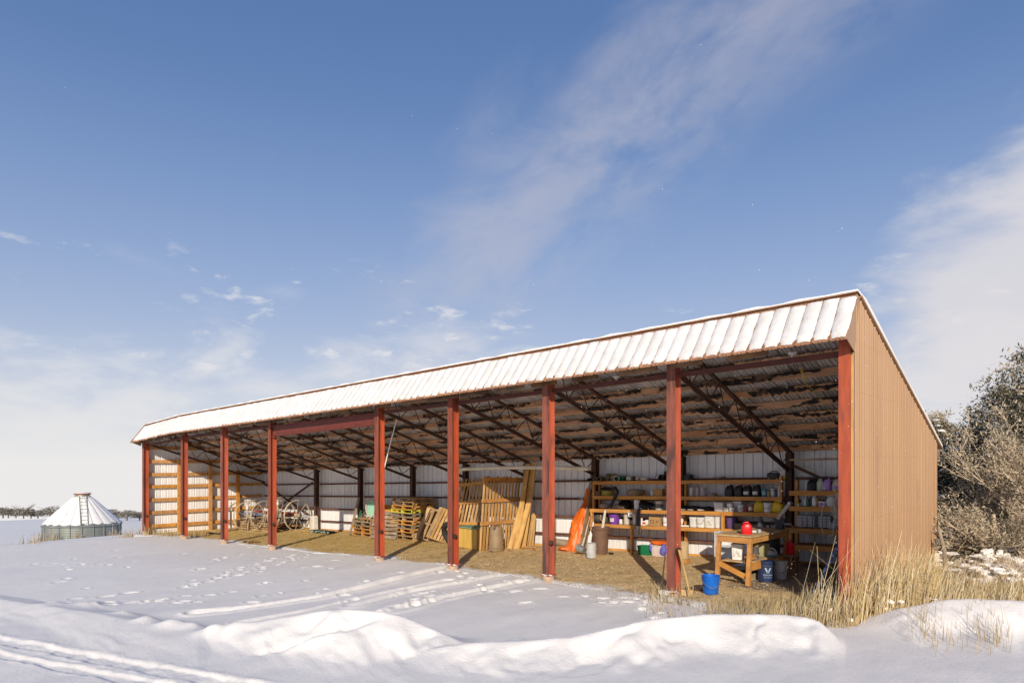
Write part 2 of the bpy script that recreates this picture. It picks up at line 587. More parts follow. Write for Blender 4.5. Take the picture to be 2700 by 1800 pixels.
def seg_dist(px, py, a, b):
    dx, dy = b[0] - a[0], b[1] - a[1]
    t = np.clip(((px - a[0]) * dx + (py - a[1]) * dy) / (dx * dx + dy * dy), 0, 1)
    return np.hypot(px - a[0] - t * dx, py - a[1] - t * dy)


def make_snow_ground():
    ain = np.linspace(-43, 43, 800)
    aout = np.arange(47, 314, 4.0)
    ang = np.concatenate([ain, aout])
    r = np.concatenate([np.geomspace(0.5, 5.2, 26, endpoint=False), np.geomspace(5.2, 32, 430, endpoint=False), np.geomspace(32, 900, 130)])
    AA, RR = np.meshgrid(np.radians(ang), r)
    az = YAW + AA
    x, y = RR * np.cos(az), RR * np.sin(az)
    front = np.cos(AA) > 0.25
    d = RR * np.cos(AA)
    u = np.where(front, 1350 - 1800 * np.tan(np.where(front, AA, 0)), -9999)
    z = ground_base(x, y)
    z0 = z.copy()
    # broad undulation and wind texture
    near = np.exp(-RR / 60)
    z = z + 0.10 * fbm(x / 6, y / 6, 3, 3) * near + 0.036 * fbm(x / .9, y / 2.2, 4, 11) * np.exp(-RR / 30)
    z = z + (RR > 30) * 0.5 * fbm(x / 40, y / 40, 3, 5)
    # ploughed banks
    rough = fbm(x / .55, y / .55, 4, 21)
    lump = fbm(x / 1.3, y / 1.3, 3, 31)
    ca, sa = math.cos(R_(35)), math.sin(R_(35))
    rx, ry = (x * ca + y * sa), (-x * sa + y * ca)
    groove = fbm(rx / .35, ry / 1.6, 3, 41)
    bank = np.zeros_like(z)
    for (cu, cd, cz), wn, wf, amp, flare in BERMS:
        dc = np.interp(u, cu, cd); zc = np.interp(u, cu, cz)
        edge = sstep(u, cu[0] - 40, cu[0] + 200) * (1 - sstep(u, cu[-1] - 160, cu[-1] + 20))
        h = np.maximum(0, zc - z0) * edge
        lobes = fbm(u / 95.0 + d * .8, d * .9, 3, 23)
        dl = d - dc + .16 * lump * sstep(h, 0, .3)
        wv = np.where(dl < 0, wn * (1 + .55 * lobes), wf) * (0.75 + 0.6 * h)
        q = np.sqrt((np.abs(dl) / wv) ** 2 + .07 ** 2) - .07
        steep = np.clip(1 - q / 1.15, 0, 1) ** 1.55
        soft = 0.5 * (1 + np.cos(np.pi * np.clip(q / 2.1, 0, 1)))
        prof = np.where(dl < 0, (1 - flare) * steep + flare * soft, np.clip(1 - q / 1.3, 0, 1) ** 1.3)
        hh = h * prof
        hh = hh + amp * prof * sstep(h, .03, .25) * (0.075 * rough + 0.03 * groove + .08 * lump) * (.30 + .70 * sstep(q, 0.05, .5))
        for (u0, u1, va, vw) in VALLEYS:
            tt = np.clip(-dl / .8, 0, 1.2)
            uc = u0 + (u1 - u0) * tt + 70 * fbm(d / .35, u / 150, 2, 91)
            hh = hh - va * np.exp(-((u - uc) * d / 1800 / vw) ** 2) * sstep(h, .05, .2) * sstep(tt, .02, .2) * (1 - sstep(tt, .75, 1.15))
        bank = np.maximum(bank, hh)
    z = z + bank
    BANK = bank
    # little humps left by the plough on the left
    for (hu, hv, hd, rr, hh) in ((560, 1633, 9.2, .20, .10), (235, 1536, 11.6, .26, .10), (460, 1616, 9.7, .2, .09), (700, 1648, 8.6, .2, .05), (390, 1612, 10.0, .16, .08), (330, 1590, 10.6, .18, .07), (610, 1640, 9.0, .15, .06), (150, 1560, 11.6, .2, .06), (510, 1618, 9.6, .14, .06), (1360, 1684, 8.0, .12, .06), (1420, 1680, 8.1, .1, .05)):
        p = FWD * hd + RGT * ((hu - 1350) / 1800 * hd)
        z = z + hh * np.exp(-((x - p.x) ** 2 + (y - p.y) ** 2) / rr ** 2)
    # wheel tracks
    for tracks, churn in ((TRACKS, 0.25), (RUTS, .8)):
        for pts, hw, dep in tracks:
            q = [onfloor(a, b, -.1) for a, b in pts]
            dist = np.full_like(z, 9.0)
            for a, b in zip(q[:-1], q[1:]):
                dist = np.minimum(dist, seg_dist(x, y, a, b))
            dist = dist + .05 * fbm(x / .5, y / .5, 2, 51)
            z = z - dep * (1 - sstep(dist, hw * .55, hw)) + dep * (.55 if churn < .5 else .22) * np.exp(-((dist - hw * 1.25) / (hw * .35)) ** 2)
            z = z + churn * dep * .8 * fbm(x / .2, y / .2, 5, 61, .62) * (1 - sstep(dist, hw, hw * 1.9))
    # churned snow of the road between the ruts
    # footprints and animal tracks
    rnd = random.Random(5)
    pits = []
    for k in range(17):
        a = onfloor(rnd.uniform(250, 1750), rnd.uniform(1440, 1590), -.1)
        t = rnd.uniform(0, 6.28)
        for s in range(rnd.randint(6, 20)):
            a = a + Vector((math.cos(t), math.sin(t), 0)) * rnd.uniform(.28, .5)
            t += rnd.uniform(-.22, .22)
            o = (s % 2 - .5) * .16
            pits.append((a.x - math.sin(t) * o, a.y + math.cos(t) * o, rnd.uniform(.07, .12), t, rnd.uniform(.02, .055)))
    for k in range(90):
        a = onfloor(rnd.uniform(150, 1900), rnd.uniform(1430, 1600), -.1)
        pits.append((a.x, a.y, rnd.uniform(.05, .12), rnd.uniform(0, 6.28), rnd.uniform(.02, .05)))
    for (cx, cy, pr, t, dep) in pits:
        if cy > np.interp(cx, EX, EY) - .1 and -29.6 < cx < -2.5:
            continue
        rr = math.hypot(cx, cy)
        aa = math.degrees(math.atan2(cy, cx)) - math.degrees(YAW)
        if abs(aa) > 42:
            continue
        if rr * math.cos(math.radians(aa)) < 9.4:
            continue
        if BANK[np.searchsorted(r, rr), min(799, np.searchsorted(ain, aa))] > .02:
            continue
        i0, i1 = np.searchsorted(r, [rr - .5, rr + .5]); da = math.degrees(.5 / rr)
        j0, j1 = np.searchsorted(ain, [aa - da, aa + da])
        X, Y = x[i0:i1, j0:j1] - cx, y[i0:i1, j0:j1] - cy
        p, q = X * math.cos(t) + Y * math.sin(t), -X * math.sin(t) + Y * math.cos(t)
        e = np.sqrt((p / (pr * 1.5)) ** 2 + (q / pr) ** 2)
        z[i0:i1, j0:j1] += -dep * (1 - sstep(e, .5, 1.0)) + dep * .35 * np.exp(-((e - 1.15) / .25) ** 2)
    # the snow stops under the roof
    inside = sstep(y - np.interp(x, EX, EY), -.05, .35) * sstep(x, -29.75, -29.5) * (1 - sstep(x, -2.95, -2.7)) * (1 - sstep(y, 15.3, 15.5))
    z = z - 0.13 * inside
    nr, na = z.shape
    co = np.stack([x, y, z], -1).reshape(-1, 3).astype(np.float32)
    idx = np.arange(nr * na).reshape(nr, na)
    i2 = np.roll(idx, -1, axis=1)
    quads = np.stack([idx[:-1], idx[1:], i2[1:], i2[:-1]], -1).reshape(-1, 4)
    me = bpy.data.meshes.new('snow_ground')
    me.vertices.add(len(co)); me.vertices.foreach_set('co', co.ravel())
    me.loops.add(quads.size); me.loops.foreach_set('vertex_index', quads.ravel().astype(np.int32))
    me.polygons.add(len(quads))
    me.polygons.foreach_set('loop_start', np.arange(0, quads.size, 4, dtype=np.int32))
    me.polygons.foreach_set('use_smooth', np.ones(len(quads), dtype=bool))
    me.update(calc_edges=True)
    return me, (x, y, z, ain, r)


def mat_snow(name='snow', grain=1.0, ca=(0.92, 0.875, 0.82), cb=(0.87, 0.83, 0.78)):
    m_ = bpy.data.materials.new(name); m_.use_nodes = True
    t = NT(m_.node_tree); b = m_.node_tree.nodes['Principled BSDF']
    pos = t.n('ShaderNodeNewGeometry').outputs['Position']
    n_ = t.noise(pos, 3.0, 5)
    m_.node_tree.links.new(t.mix(t.ramp(n_, .3, .7), ca, cb), b.inputs['Base Color'])
    b.inputs['Roughness'].default_value = .62
    b.inputs['Specular IOR Level'].default_value = .35
    bn = t.n('ShaderNodeBump'); bn.inputs['Strength'].default_value = .8 * grain; bn.inputs['Distance'].default_value = .014
    hgt = t.m('ADD', t.m('MULTIPLY', t.noise(pos, 26, 6, .65), .9), t.m('MULTIPLY', t.noise(pos, 150, 3, .6), .35))
    m_.node_tree.links.new(hgt, bn.inputs['Height'])
    m_.node_tree.links.new(bn.outputs[0], b.inputs['Normal'])
    return m_


M_SNOW = mat_snow()
M_SNOW_THIN = mat_snow('thin_snow', 1.0, (0.80, 0.775, 0.745), (0.66, 0.635, 0.61))
gm, GRID = make_snow_ground()
gm.materials.append(M_SNOW)
snow_ground = structure(link('snow_ground', gm))


def snow_z(px, py):
    """height of the snow surface (within the camera's field)"""
    x, y, z, ain, r = GRID
    rr = math.hypot(px, py)
    aa = math.degrees(math.atan2(py, px)) - math.degrees(YAW)
    j = int(np.clip(np.searchsorted(ain, aa), 0, len(ain) - 1)); i = int(np.clip(np.searchsorted(r, rr), 0, len(r) - 1))
    return float(z[i, j])


# ---------------------------------------------------------------- gravel floor of the shed
def mat_dirt():
    m_ = bpy.data.materials.new('gravel_dirt'); m_.use_nodes = True
    t = NT(m_.node_tree); b = m_.node_tree.nodes['Principled BSDF']
    pos = t.n('ShaderNodeNewGeometry').outputs['Position']
    big = t.noise(pos, .55, 4)
    mid_ = t.noise(pos, 5.0, 5)
    vo = t.n('ShaderNodeTexVoronoi'); t.put(vo, 'Vector', pos); vo.inputs['Scale'].default_value = 34
    sp = t.n('ShaderNodeSeparateColor'); m_.node_tree.links.new(vo.outputs['Color'], sp.inputs[0])
    col = t.mix(t.ramp(big, .35, .65), (0.72, 0.52, 0.26), (0.76, 0.54, 0.25))
    col = t.mix(t.ramp(mid_, .4, .68), col, (0.64, 0.44, 0.205))
    col = t.mix(t.m('MULTIPLY', t.ramp(sp.outputs[0], .62, .9), .55), col, (0.74, 0.58, 0.38))
    col = t.mix(t.m('MULTIPLY', t.ramp(sp.outputs[1], .7, .95), .6), col, (0.30, 0.20, 0.10))
    # straw litter at the far end, darker ground by the work bench
    sx = t.n('ShaderNodeSeparateXYZ'); m_.node_tree.links.new(pos, sx.inputs[0])
    straw = t.m('MULTIPLY', t.ramp(sx.outputs[0], -12.0, -18.0), t.ramp(t.noise(pos, 1.6, 4), .30, .55))
    col = t.mix(t.m('MULTIPLY', straw, .75), col, (0.64, 0.43, 0.10))
    col = t.mix(t.m('MULTIPLY', t.ramp(t.noise(pos, 2.3, 6, .7), .52, .70), .55), col, (0.30, 0.20, 0.085))
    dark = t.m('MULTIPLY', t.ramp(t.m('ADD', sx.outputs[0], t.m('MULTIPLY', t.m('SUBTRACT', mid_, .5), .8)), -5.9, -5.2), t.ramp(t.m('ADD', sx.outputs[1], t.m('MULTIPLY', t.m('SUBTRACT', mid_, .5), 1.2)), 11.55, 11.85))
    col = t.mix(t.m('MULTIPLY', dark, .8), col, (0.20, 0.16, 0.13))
    # a dusting of blown snow along the front edge
    at_ = t.n('ShaderNodeAttribute'); at_.attribute_name = 'edge'
    sn = t.ramp(t.m('ADD', at_.outputs['Fac'], t.m('MULTIPLY', t.m('SUBTRACT', t.noise(pos, 7, 6, .72), .5), 1.3)), .50, .80)
    col = t.mix(sn, col, (0.74, 0.72, 0.72))
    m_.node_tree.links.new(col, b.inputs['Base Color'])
    b.inputs['Roughness'].default_value = .95
    bn = t.n('ShaderNodeBump'); bn.inputs['Strength'].default_value = .55; bn.inputs['Distance'].default_value = .02
    m_.node_tree.links.new(t.m('ADD', t.m('MULTIPLY', vo.outputs['Distance'], 1.2), t.noise(pos, 14, 5, .65)), bn.inputs['Height'])
    m_.node_tree.links.new(bn.outputs[0], b.inputs['Normal'])
    return m_


def make_floor():
    xs = np.arange(-29.8, -1.9, .07); ys = np.concatenate([np.arange(8.2, 11.4, .05), np.arange(11.4, 15.66, .14)])
    X, Y = np.meshgrid(xs, ys)
    e = Y - np.interp(X, EX, EY) - .5 * fbm(X / 1.1, Y / 1.1, 4, 77)
    z = SLOPE * (X + 7) + FLOOR + .035 * fbm(X / 1.5, Y / 1.5, 4, 81) + .018 * fbm(X / .25, Y / .25, 2, 84)
    z = z - .16 * (1 - sstep(e, -.35, .12)) - .25 * (1 - sstep(e, -1.0, -.4))
    z = z - .2 * sstep(X, -2.9, -2.6)
    v = np.stack([X, Y, z], -1).reshape(-1, 3)
    nr, na = X.shape
    idx = np.arange(nr * na).reshape(nr, na)
    q = np.stack([idx[:-1, :-1], idx[:-1, 1:], idx[1:, 1:], idx[1:, :-1]], -1).reshape(-1, 4)
    keep = (e.reshape(-1)[q] > -1.2).any(axis=1)
    q = q[keep]
    me = bpy.data.meshes.new('gravel_floor')
    me.from_pydata(v.tolist(), [], q.tolist())
    me.polygons.foreach_set('use_smooth', [True] * len(me.polygons))
    a = me.attributes.new('edge', 'FLOAT', 'POINT')
    a.data.foreach_set('value', (1 - sstep(e, -.15, .85)).reshape(-1).astype(np.float32))
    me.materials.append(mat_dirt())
    return me


gravel_floor = structure(link('gravel_floor', make_floor()))

# ================================================================ the open shed
POST_X = [-29.45, -25.68, -22.45, -19.25, -13.91, -11.21, -8.47, -5.75, -3.03]
BACK_X = [-24.82, -21.75, -18.64, -15.97, -13.33, -10.87, -8.27, -5.65]
YF, YB = 10.3, 15.45                   # post line, back wall
XL, XR = -29.62, -2.90

H_RIDGE, Y_RIDGE = 4.43, 10.36
H_EAVE, Y_EAVE = 3.72, 9.78            # lower edge of the front visor
H_BACK, Y_BACK = 2.33, 15.84
RS = (H_RIDGE - H_BACK) / (Y_BACK - Y_RIDGE)


def roof_h(y):
    return H_RIDGE - RS * (y - Y_RIDGE)


def sag(x):
    """the far end of the old roof has dropped a little"""
    return -0.13 * max(0.0, min(1.0, (-25.9 - x) / 3.5))


shed = thing('open_shed', 'long open-fronted pole shed with red steel posts and snowy visor roof', 'shed', (-16.2, 12.8, gz(-16.2)))
WLOC[shed.name] = Vector(shed.location)


def zx(x, h):
    return gz(x) + h


rnd = random.Random(11)
# --- red steel front posts on concrete footings
for i, px in enumerate(POST_X):
    mb = MB()
    zb, zt = fz(px) + (.13 if i < 7 else .08), zx(px, 3.80) + sag(px)
    w, dpt, tf = .155, .20, .016
    cz_, hh = (zb + zt) / 2, zt - zb
    end = i == len(POST_X) - 1
    mb.box((0, -dpt / 2 + tf / 2, hh / 2), (w, tf, hh), mi=0 if end else 1)
    mb.box((0, dpt / 2 - tf / 2, hh / 2), (w, tf, hh))
    mb.box((0 if not end else w / 2 - .008, 0, hh / 2), (.014, dpt - 2 * tf, hh))
    if end:
        mb.box((-w / 2 + .008, 0, hh / 2), (.014, dpt - 2 * tf, hh))
    p = mb.build('front_post', [M_RED, M_REDRUST], shed, loc=(px, YF, zb), world=True)
    f = MB().box((0, 0, -.012), (.21, .25, .02)).build('base_plate', M_RED, p)
    r0 = .115
    f = MB().loft([(-.30, r0, r0), (-.10, r0, r0), (-.03, r0 * .97, r0 * .97), (-.022, r0 * .9, r0 * .9)], 16, p=2.3).build('concrete_footing', M_CONC, p, smooth=True)
    f = MB().blob((0, -.06, -.01), (.12, .075, .022), seed=i, amp=.3).build('snow_cap', M_SNOW, p, smooth=True)
    if i not in (7, 8):
        c = MB().tube([(0, -.02, 0), (.075, -.02, 0)], .045, 10).tube([(.06, -.02, 0), (.10, -.02, 0)], .022, 8)
        c.build('bolt_lug', M_RUST, p, loc=(.01, .02, .62))

# --- header along the post tops
for a, b in zip(POST_X[:-1], POST_X[1:]):
    mb = MB()
    ha, hb = zx(a, 3.62) + sag(a), zx(b, 3.62) + sag(b)
    if b - a > 5:
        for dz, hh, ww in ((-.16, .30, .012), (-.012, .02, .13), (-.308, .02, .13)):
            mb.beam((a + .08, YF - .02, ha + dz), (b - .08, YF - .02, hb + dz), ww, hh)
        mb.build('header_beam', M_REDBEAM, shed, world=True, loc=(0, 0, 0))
    else:
        mb.beam((a + .08, YF + .02, ha), (b - .08, YF + .02, hb), .012, .07).beam((a + .08, YF + .06, ha - .035), (b - .08, YF + .06, hb - .035), .09, .012)
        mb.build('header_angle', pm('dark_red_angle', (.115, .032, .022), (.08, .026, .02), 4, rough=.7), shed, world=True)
# timber plate blocks above the header
for k in range(26):
    x0 = XL + .4 + k * 1.02
    if x0 + .95 > XR:
        break
    MB().beam((x0, YF - .10, zx(x0, 3.78) + sag(x0)), (x0 + rnd.uniform(.55, .97), YF - .10, zx(x0 + .9, 3.78) + sag(x0)), .04, .14).build('plate_block', M_DARKWOOD, shed, world=True)

# --- trusses
TX = [(-29.3, -29.3), (POST_X[1], BACK_X[0]), (POST_X[2], BACK_X[1]), (POST_X[3], BACK_X[2]), (-16.6, BACK_X[3])] + list(zip(POST_X[4:8], BACK_X[4:8]))
for (xf, xb) in TX:
    def P(y, h):
        t = (y - YF) / (YB - YF)
        x = xf + (xb - xf) * t
        return Vector((x, y, zx(x, h) + sag(x) * (1 - t)))
    tr = MB()
    y0, y1 = 10.42, 15.38
    tr.beam(P(y0, roof_h(y0) - .20), P(y1, roof_h(y1) - .20), .07, .06)
    t0 = tr.build('truss', M_RUST, shed, world=True)
    b0, b1 = (10.45, 3.63), (15.34, 1.89)
    lo = MB().beam(P(*b0), P(*b1), .018, .075).beam(P(b0[0], b0[1] + .03) + Vector((.03, 0, 0)), P(b1[0], b1[1] + .03) + Vector((.03, 0, 0)), .055, .014)
    lo.build('bottom_chord', M_RUST, t0, world=True)

    def low(y):
        return b0[1] + (b1[1] - b0[1]) * (y - b0[0]) / (b1[0] - b0[0])
    N = 7
    ys = [10.62 + k * (15.2 - 10.62) / N for k in range(N + 1)]
    for k in range(N):
        ya, yb = ys[k], ys[k + 1]
        ym = ya + (yb - ya) * .42
        MB().tube([P(ya, roof_h(ya) - .22), P(ym, low(ym) + .03)], .012, 5).build('web_rod', M_RUST, t0, world=True)
        MB().tube([P(ym, low(ym) + .03), P(yb, roof_h(yb) - .22)], .012, 5).build('web_rod', M_RUST, t0, world=True)

# --- back posts, girts, braces
for i, bx in enumerate(BACK_X):
    z0, z1 = fz(bx) - .15, zx(bx, roof_h(15.25) - .2)
    mb = MB()
    for dy in (-.075, .075):
        mb.box((0, dy, (z1 - z0) / 2), (.14, .014, z1 - z0))
    mb.box((0, 0, (z1 - z0) / 2), (.012, .14, z1 - z0))
    bp = mb.build('back_post', M_RUST, shed, loc=(bx, 15.22, z0), world=True)
    if i == 0:
        MB().loft([(0, .17, .14), (.55, .16, .13), (.62, .13, .1)], 16).build('concrete_pad', pm('pale_concrete', (.62, .58, .52), (.5, .46, .4), 8, rough=.9), bp, smooth=True, loc=(0, -.12, .12))
GIRT_H = [1.87, 1.37, .86, .36]
segs = [XL + .1] + BACK_X + [XR - .08]
for h in GIRT_H:
    for a, b in zip(segs[:-1], segs[1:]):
        MB().beam((a + .08, YB - .08, zx(a, h + FLOOR)), (b - .08, YB - .08, zx(b, h + FLOOR)), .055, .06).build('wall_girt', M_GIRT, shed, world=True)
for a, b in zip(segs[:-1], segs[1:]):
    MB().beam((a + .08, YB - .07, zx(a, -.10)), (b - .08, YB - .07, zx(b, -.10)), .05, .12).build('sill_board', M_AMBER, shed, world=True)
for (xa, ha, xb, hb) in ((-29.2, 1.9, -25.1, .45), (-29.1, .3, -25.0, 1.85)):
    MB().beam((xa, 15.15, zx(xa, ha)), (xb, 15.15, zx(xb, hb)), .06, .06).build('wind_brace', M_RUST, shed, world=True)
MB().beam((-5.5, 15.1, zx(-5.5, 2.05)), (-3.2, 15.1, zx(-3.2, .95)), .06, .06).build('wind_brace', M_RUST, shed, world=True)

# --- ribbed sheets
PITCH = (XR - XL) / 116


def rib_profile(npitch, height=.019):
    """(across, out) points of ribbed sheeting"""
    pts = []
    for k in range(npitch):
        o = k * PITCH
        pts += [(o, 0), (o + .010, 0), (o + .026, height), (o + .046, height), (o + .062, 0), (o + .105, 0), (o + .113, height * .55), (o + .123, height * .55), (o + .131, 0),
                (o + .160, 0), (o + .168, height * .55), (o + .178, height * .55), (o + .186, 0)]
    pts.append((npitch * PITCH, 0))
    return pts


def sheet(npitch, ends, across, nrm, outer, inner, thick=.004, height=.019):
    """ends(s) -> (point, point) of the two ends of the sheet line at distance s across"""
    mb = MB()
    pr = rib_profile(npitch, height)
    nrm = Vector(nrm)
    for side, off in ((0, 0.0), (1, -thick)):
        vs_ = []
        for s, h in pr:
            a, b = ends(s)
            vs_ += [Vector(a) + nrm * (h + off), Vector(b) + nrm * (h + off)]
        n = len(pr)
        fs = []
        for i in range(n - 1):
            q = (2 * i, 2 * i + 2, 2 * i + 3, 2 * i + 1)
            fs.append(q if side == 0 else q[::-1])
        mb.add(vs_, fs, side)
    # close the four edges
    n = len(pr)
    for i in range(n - 1):
        for e in (0, 1):
            mb.f.append((2 * i + e, 2 * n + 2 * i + e, 2 * n + 2 * i + 2 + e, 2 * i + 2 + e)); mb.m.append(0)
    return mb


PW = 4 * PITCH
NP = 29
# rear roof slope
rn = Vector((0, RS, 1)).normalized()
mb = sheet(4, lambda s: ((s, Y_RIDGE - .02, H_RIDGE + .01 + SLOPE * s), (s, Y_BACK, H_BACK + SLOPE * s)), None, rn, M_BROWN, M_ROOF_IN, height=.032)
roof_me = mb.mesh('roof_sheet', [M_BROWN, M_ROOF_IN])
roof = MB().beam((XL, Y_RIDGE - .02, zx(XL, H_RIDGE + .012) + sag(XL)), (-26.0, Y_RIDGE - .02, zx(-26, H_RIDGE + .012)), .16, .012).beam((-26.0, Y_RIDGE - .02, zx(-26, H_RIDGE + .012)), (XR, Y_RIDGE - .02, zx(XR, H_RIDGE + .012)), .16, .012).build('roof', M_BROWN_EDGE, shed, world=True)
for k in range(NP):
    x0 = XR - (k + 1) * PW
    o = link('roof_sheet', roof_me, roof, (x0, 0, gz(x0) + sag(x0 + .4) * .6), world=True)
# snow lying on the rear slope
mb = MB()
ns, ms = 130, 14
for i in range(ns + 1):
    x = XL + (XR + .03 - XL) * i / ns
    for j in range(ms + 1):
        y = Y_RIDGE - .10 + (Y_BACK + .02 - Y_RIDGE + .10) * j / ms
        th = .055 + .012 * math.sin(x * 5.1 + y) + .01 * math.sin(x * 11.3 - 2 * y)
        if j == 0:
            th = .030 + .008 * math.sin(x * 9.7) + .008 * math.sin(x * 23.1)
        hh = (roof_h(max(y, Y_RIDGE)) if y > Y_RIDGE else H_RIDGE - .1 * (Y_RIDGE - y)) + .03 + th
        mb.v.append((x, y, zx(x, hh) + sag(x)))
o0 = len(mb.v)
for i in range(ns + 1):
    x = XL + (XR + .03 - XL) * i / ns
    for j in range(ms + 1):
        y = Y_RIDGE - .10 + (Y_BACK + .02 - Y_RIDGE + .10) * j / ms
        hh = (roof_h(max(y, Y_RIDGE)) if y > Y_RIDGE else H_RIDGE - .1 * (Y_RIDGE - y)) + .034
        mb.v.append((x, y, zx(x, hh) + sag(x)))
for i in range(ns):
    for j in range(ms):
        a = i * (ms + 1) + j
        q = (a, a + ms + 1, a + ms + 2, a + 1)
        mb.f.append(q); mb.m.append(0)
for i in range(ns):
    for j in (0, ms):
        a = i * (ms + 1) + j
        mb.f.append((a, o0 + a, o0 + a + ms + 1, a + ms + 1)); mb.m.append(0)
for j in range(ms):
    for i in (0, ns):
        a = i * (ms + 1) + j
        mb.f.append((a, a + 1, o0 + a + 1, o0 + a)); mb.m.append(0)
mb.build('roof_snow', M_SNOW, roof, smooth=True, world=True)

# front visor: brown sheets with a strip of snow between every two ribs
vt = Vector((0, Y_EAVE - (Y_RIDGE - .06), H_EAVE - (H_RIDGE - .03)))
vlen = vt.length
vd = vt.normalized()
vn = Vector((0, vd.z, -vd.y))
if vn.y > 0:
    vn = -vn
vtop = Vector((0, Y_RIDGE - .06, H_RIDGE - .03))
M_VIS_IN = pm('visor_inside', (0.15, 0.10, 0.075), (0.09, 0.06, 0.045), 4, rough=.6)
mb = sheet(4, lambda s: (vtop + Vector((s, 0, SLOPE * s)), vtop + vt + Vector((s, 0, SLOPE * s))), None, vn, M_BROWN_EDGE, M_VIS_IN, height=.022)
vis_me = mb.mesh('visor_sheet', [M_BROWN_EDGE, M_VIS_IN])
visor = MB().beam((XL, Y_RIDGE - .05, zx(XL, H_RIDGE - .02) + sag(XL)), (-26, Y_RIDGE - .05, zx(-26, H_RIDGE - .02)), .03, .014).beam((-26, Y_RIDGE - .05, zx(-26, H_RIDGE - .02)), (XR, Y_RIDGE - .05, zx(XR, H_RIDGE - .02)), .03, .014).build('visor', M_BROWN_EDGE, shed, world=True)
for k in range(NP):
    x0 = XR - (k + 1) * PW
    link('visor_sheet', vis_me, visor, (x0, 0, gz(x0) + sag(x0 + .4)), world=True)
strip_mesh = []
for q in range(8):
    r2 = random.Random(100 + q)
    mb = MB()
    nu, nv = 8, 22
    top0, bot0 = -.008 + r2.uniform(0, .03), vlen - r2.uniform(.03, .065)
    for j in range(nv + 1):
        t = j / nv
        s = top0 + (bot0 - top0) * t
        for i in range(nu + 1):
            a = i / nu
            bare = .024 if t > .91 else (.012 * max(0, math.sin(t * 7 + q * 1.7) - .5) if q % 3 == 0 else 0.0)
            wv = (.008 * math.sin(t * 17 + q * 2) + .006 * math.sin(t * 41 + q)) * (1 if t > .86 else .25)
            x = .036 + bare + (PITCH - 2 * bare) * a + wv * (1 if a < .5 else -1)
            th = .010 + .050 * (math.sin(math.pi * min(1, max(0, a))) ** .5) + .004 * r2.uniform(-1, 1)
            th *= min(1, (1 - t) * 14 + .12) * min(1, t * 12 + .25)
            e = r2.uniform(-.008, .008) if j in (0, nv) else 0
            p = vtop + vd * (s + e) + vn * (.001 + max(.002, th)) + Vector((x, 0, SLOPE * x))
            mb.v.append(tuple(p))
    for j in range(nv):
        for i in range(nu):
            a = j * (nu + 1) + i
            mb.f.append((a, a + 1, a + nu + 2, a + nu + 1)); mb.m.append(0)
    strip_mesh.append(mb.mesh('snow_strip', M_SNOW_THIN, smooth=True))
nst = int((XR - XL) / PITCH)
for k in range(nst):
    x0 = XR - (k + 1) * PITCH - .018
    if x0 < XL:
        break
    link('snow_strip', strip_mesh[rnd.randrange(8)], visor, (x0, 0, gz(x0) + sag(x0 + .1)), world=True)
# closing pieces at the two ends of the visor
for xe, dx in ((XR + .012, .012), (XL - .012, -.012)):
    tri = [vtop + Vector((0, 0, .02)), vtop + vt, vtop + vt + Vector((0, .06, .015)), Vector((0, YF - .12, 3.60)), Vector((0, Y_RIDGE + .05, H_RIDGE - .04))]
    vs_ = [Vector((xe, p.y, zx(xe, p.z) + sag(xe))) for p in tri] + [Vector((xe - dx, p.y, zx(xe, p.z) + sag(xe))) for p in tri]
    n = len(tri)
    fs = [tuple(range(n)), tuple(reversed(range(n, 2 * n)))] + [(i, (i + 1) % n, n + (i + 1) % n, n + i) for i in range(n)]
    MB().add(vs_, fs).build('visor_end_cap', M_BROWN, shed, world=True)

# --- purlins with torn lining paper
PUR_Y = [10.62 + .515 * k for k in range(10)]
rr_ = Matrix.Rotation(-math.atan(RS), 3, 'X')
for k, y in enumerate(PUR_Y):
    h = roof_h(y) - .03 - .075
    cuts = [XL + .15, -25.6, -21.9, -18.2, -14.4, -10.9, -7.1, XR - .06]
    for a, b in zip(cuts[:-1], cuts[1:]):
        pa = Vector((a + .01, y, zx(a, h) + sag(a) * .6)); pb = Vector((b - .01, y, zx(b, h) + sag(b) * .6))
        pu = MB().beam(pa, pb, .04, .125, up=rn).build('purlin', M_PURLIN, shed, world=True)
        # ragged paper still stapled along the timber
        for mat_, hang, yo in ((M_TORN, .17, -.030), (M_TORN2, .10, -.048)):
            mb = MB()
            n = int((b - a) / .055)
            run, st = 0, 0.0
            for i in range(n + 1):
                x = a + .03 + (b - a - .06) * i / n
                if run <= 0:
                    run = rnd.randint(4, 22)
                    st = rnd.uniform(.25, 1.0) if rnd.random() < (.75 if mat_ is M_TORN else .35) else 0.0
                run -= 1
                w1 = hang * st * rnd.uniform(.45, 1.0)
                w0 = hang * .35 * st * rnd.uniform(-.2, 1)
                base = Vector((x, y + yo - rnd.uniform(0, .02), zx(x, h) + sag(x) * .6))
                up = Vector((0, -.38, .92))
                mb.v += [tuple(base + up * (.055 + w0 * .5)), tuple(base + up * (.06 - w1) + Vector((0, -.02 - .05 * st * rnd.random(), 0)))]
                if i and st > 0:
                    c = len(mb.v)
                    mb.f.append((c - 4, c - 3, c - 1, c - 2)); mb.m.append(0)
            if mb.f:
                o = mb.build('torn_lining', mat_, pu, world=True)
                o['kind'] = 'stuff'

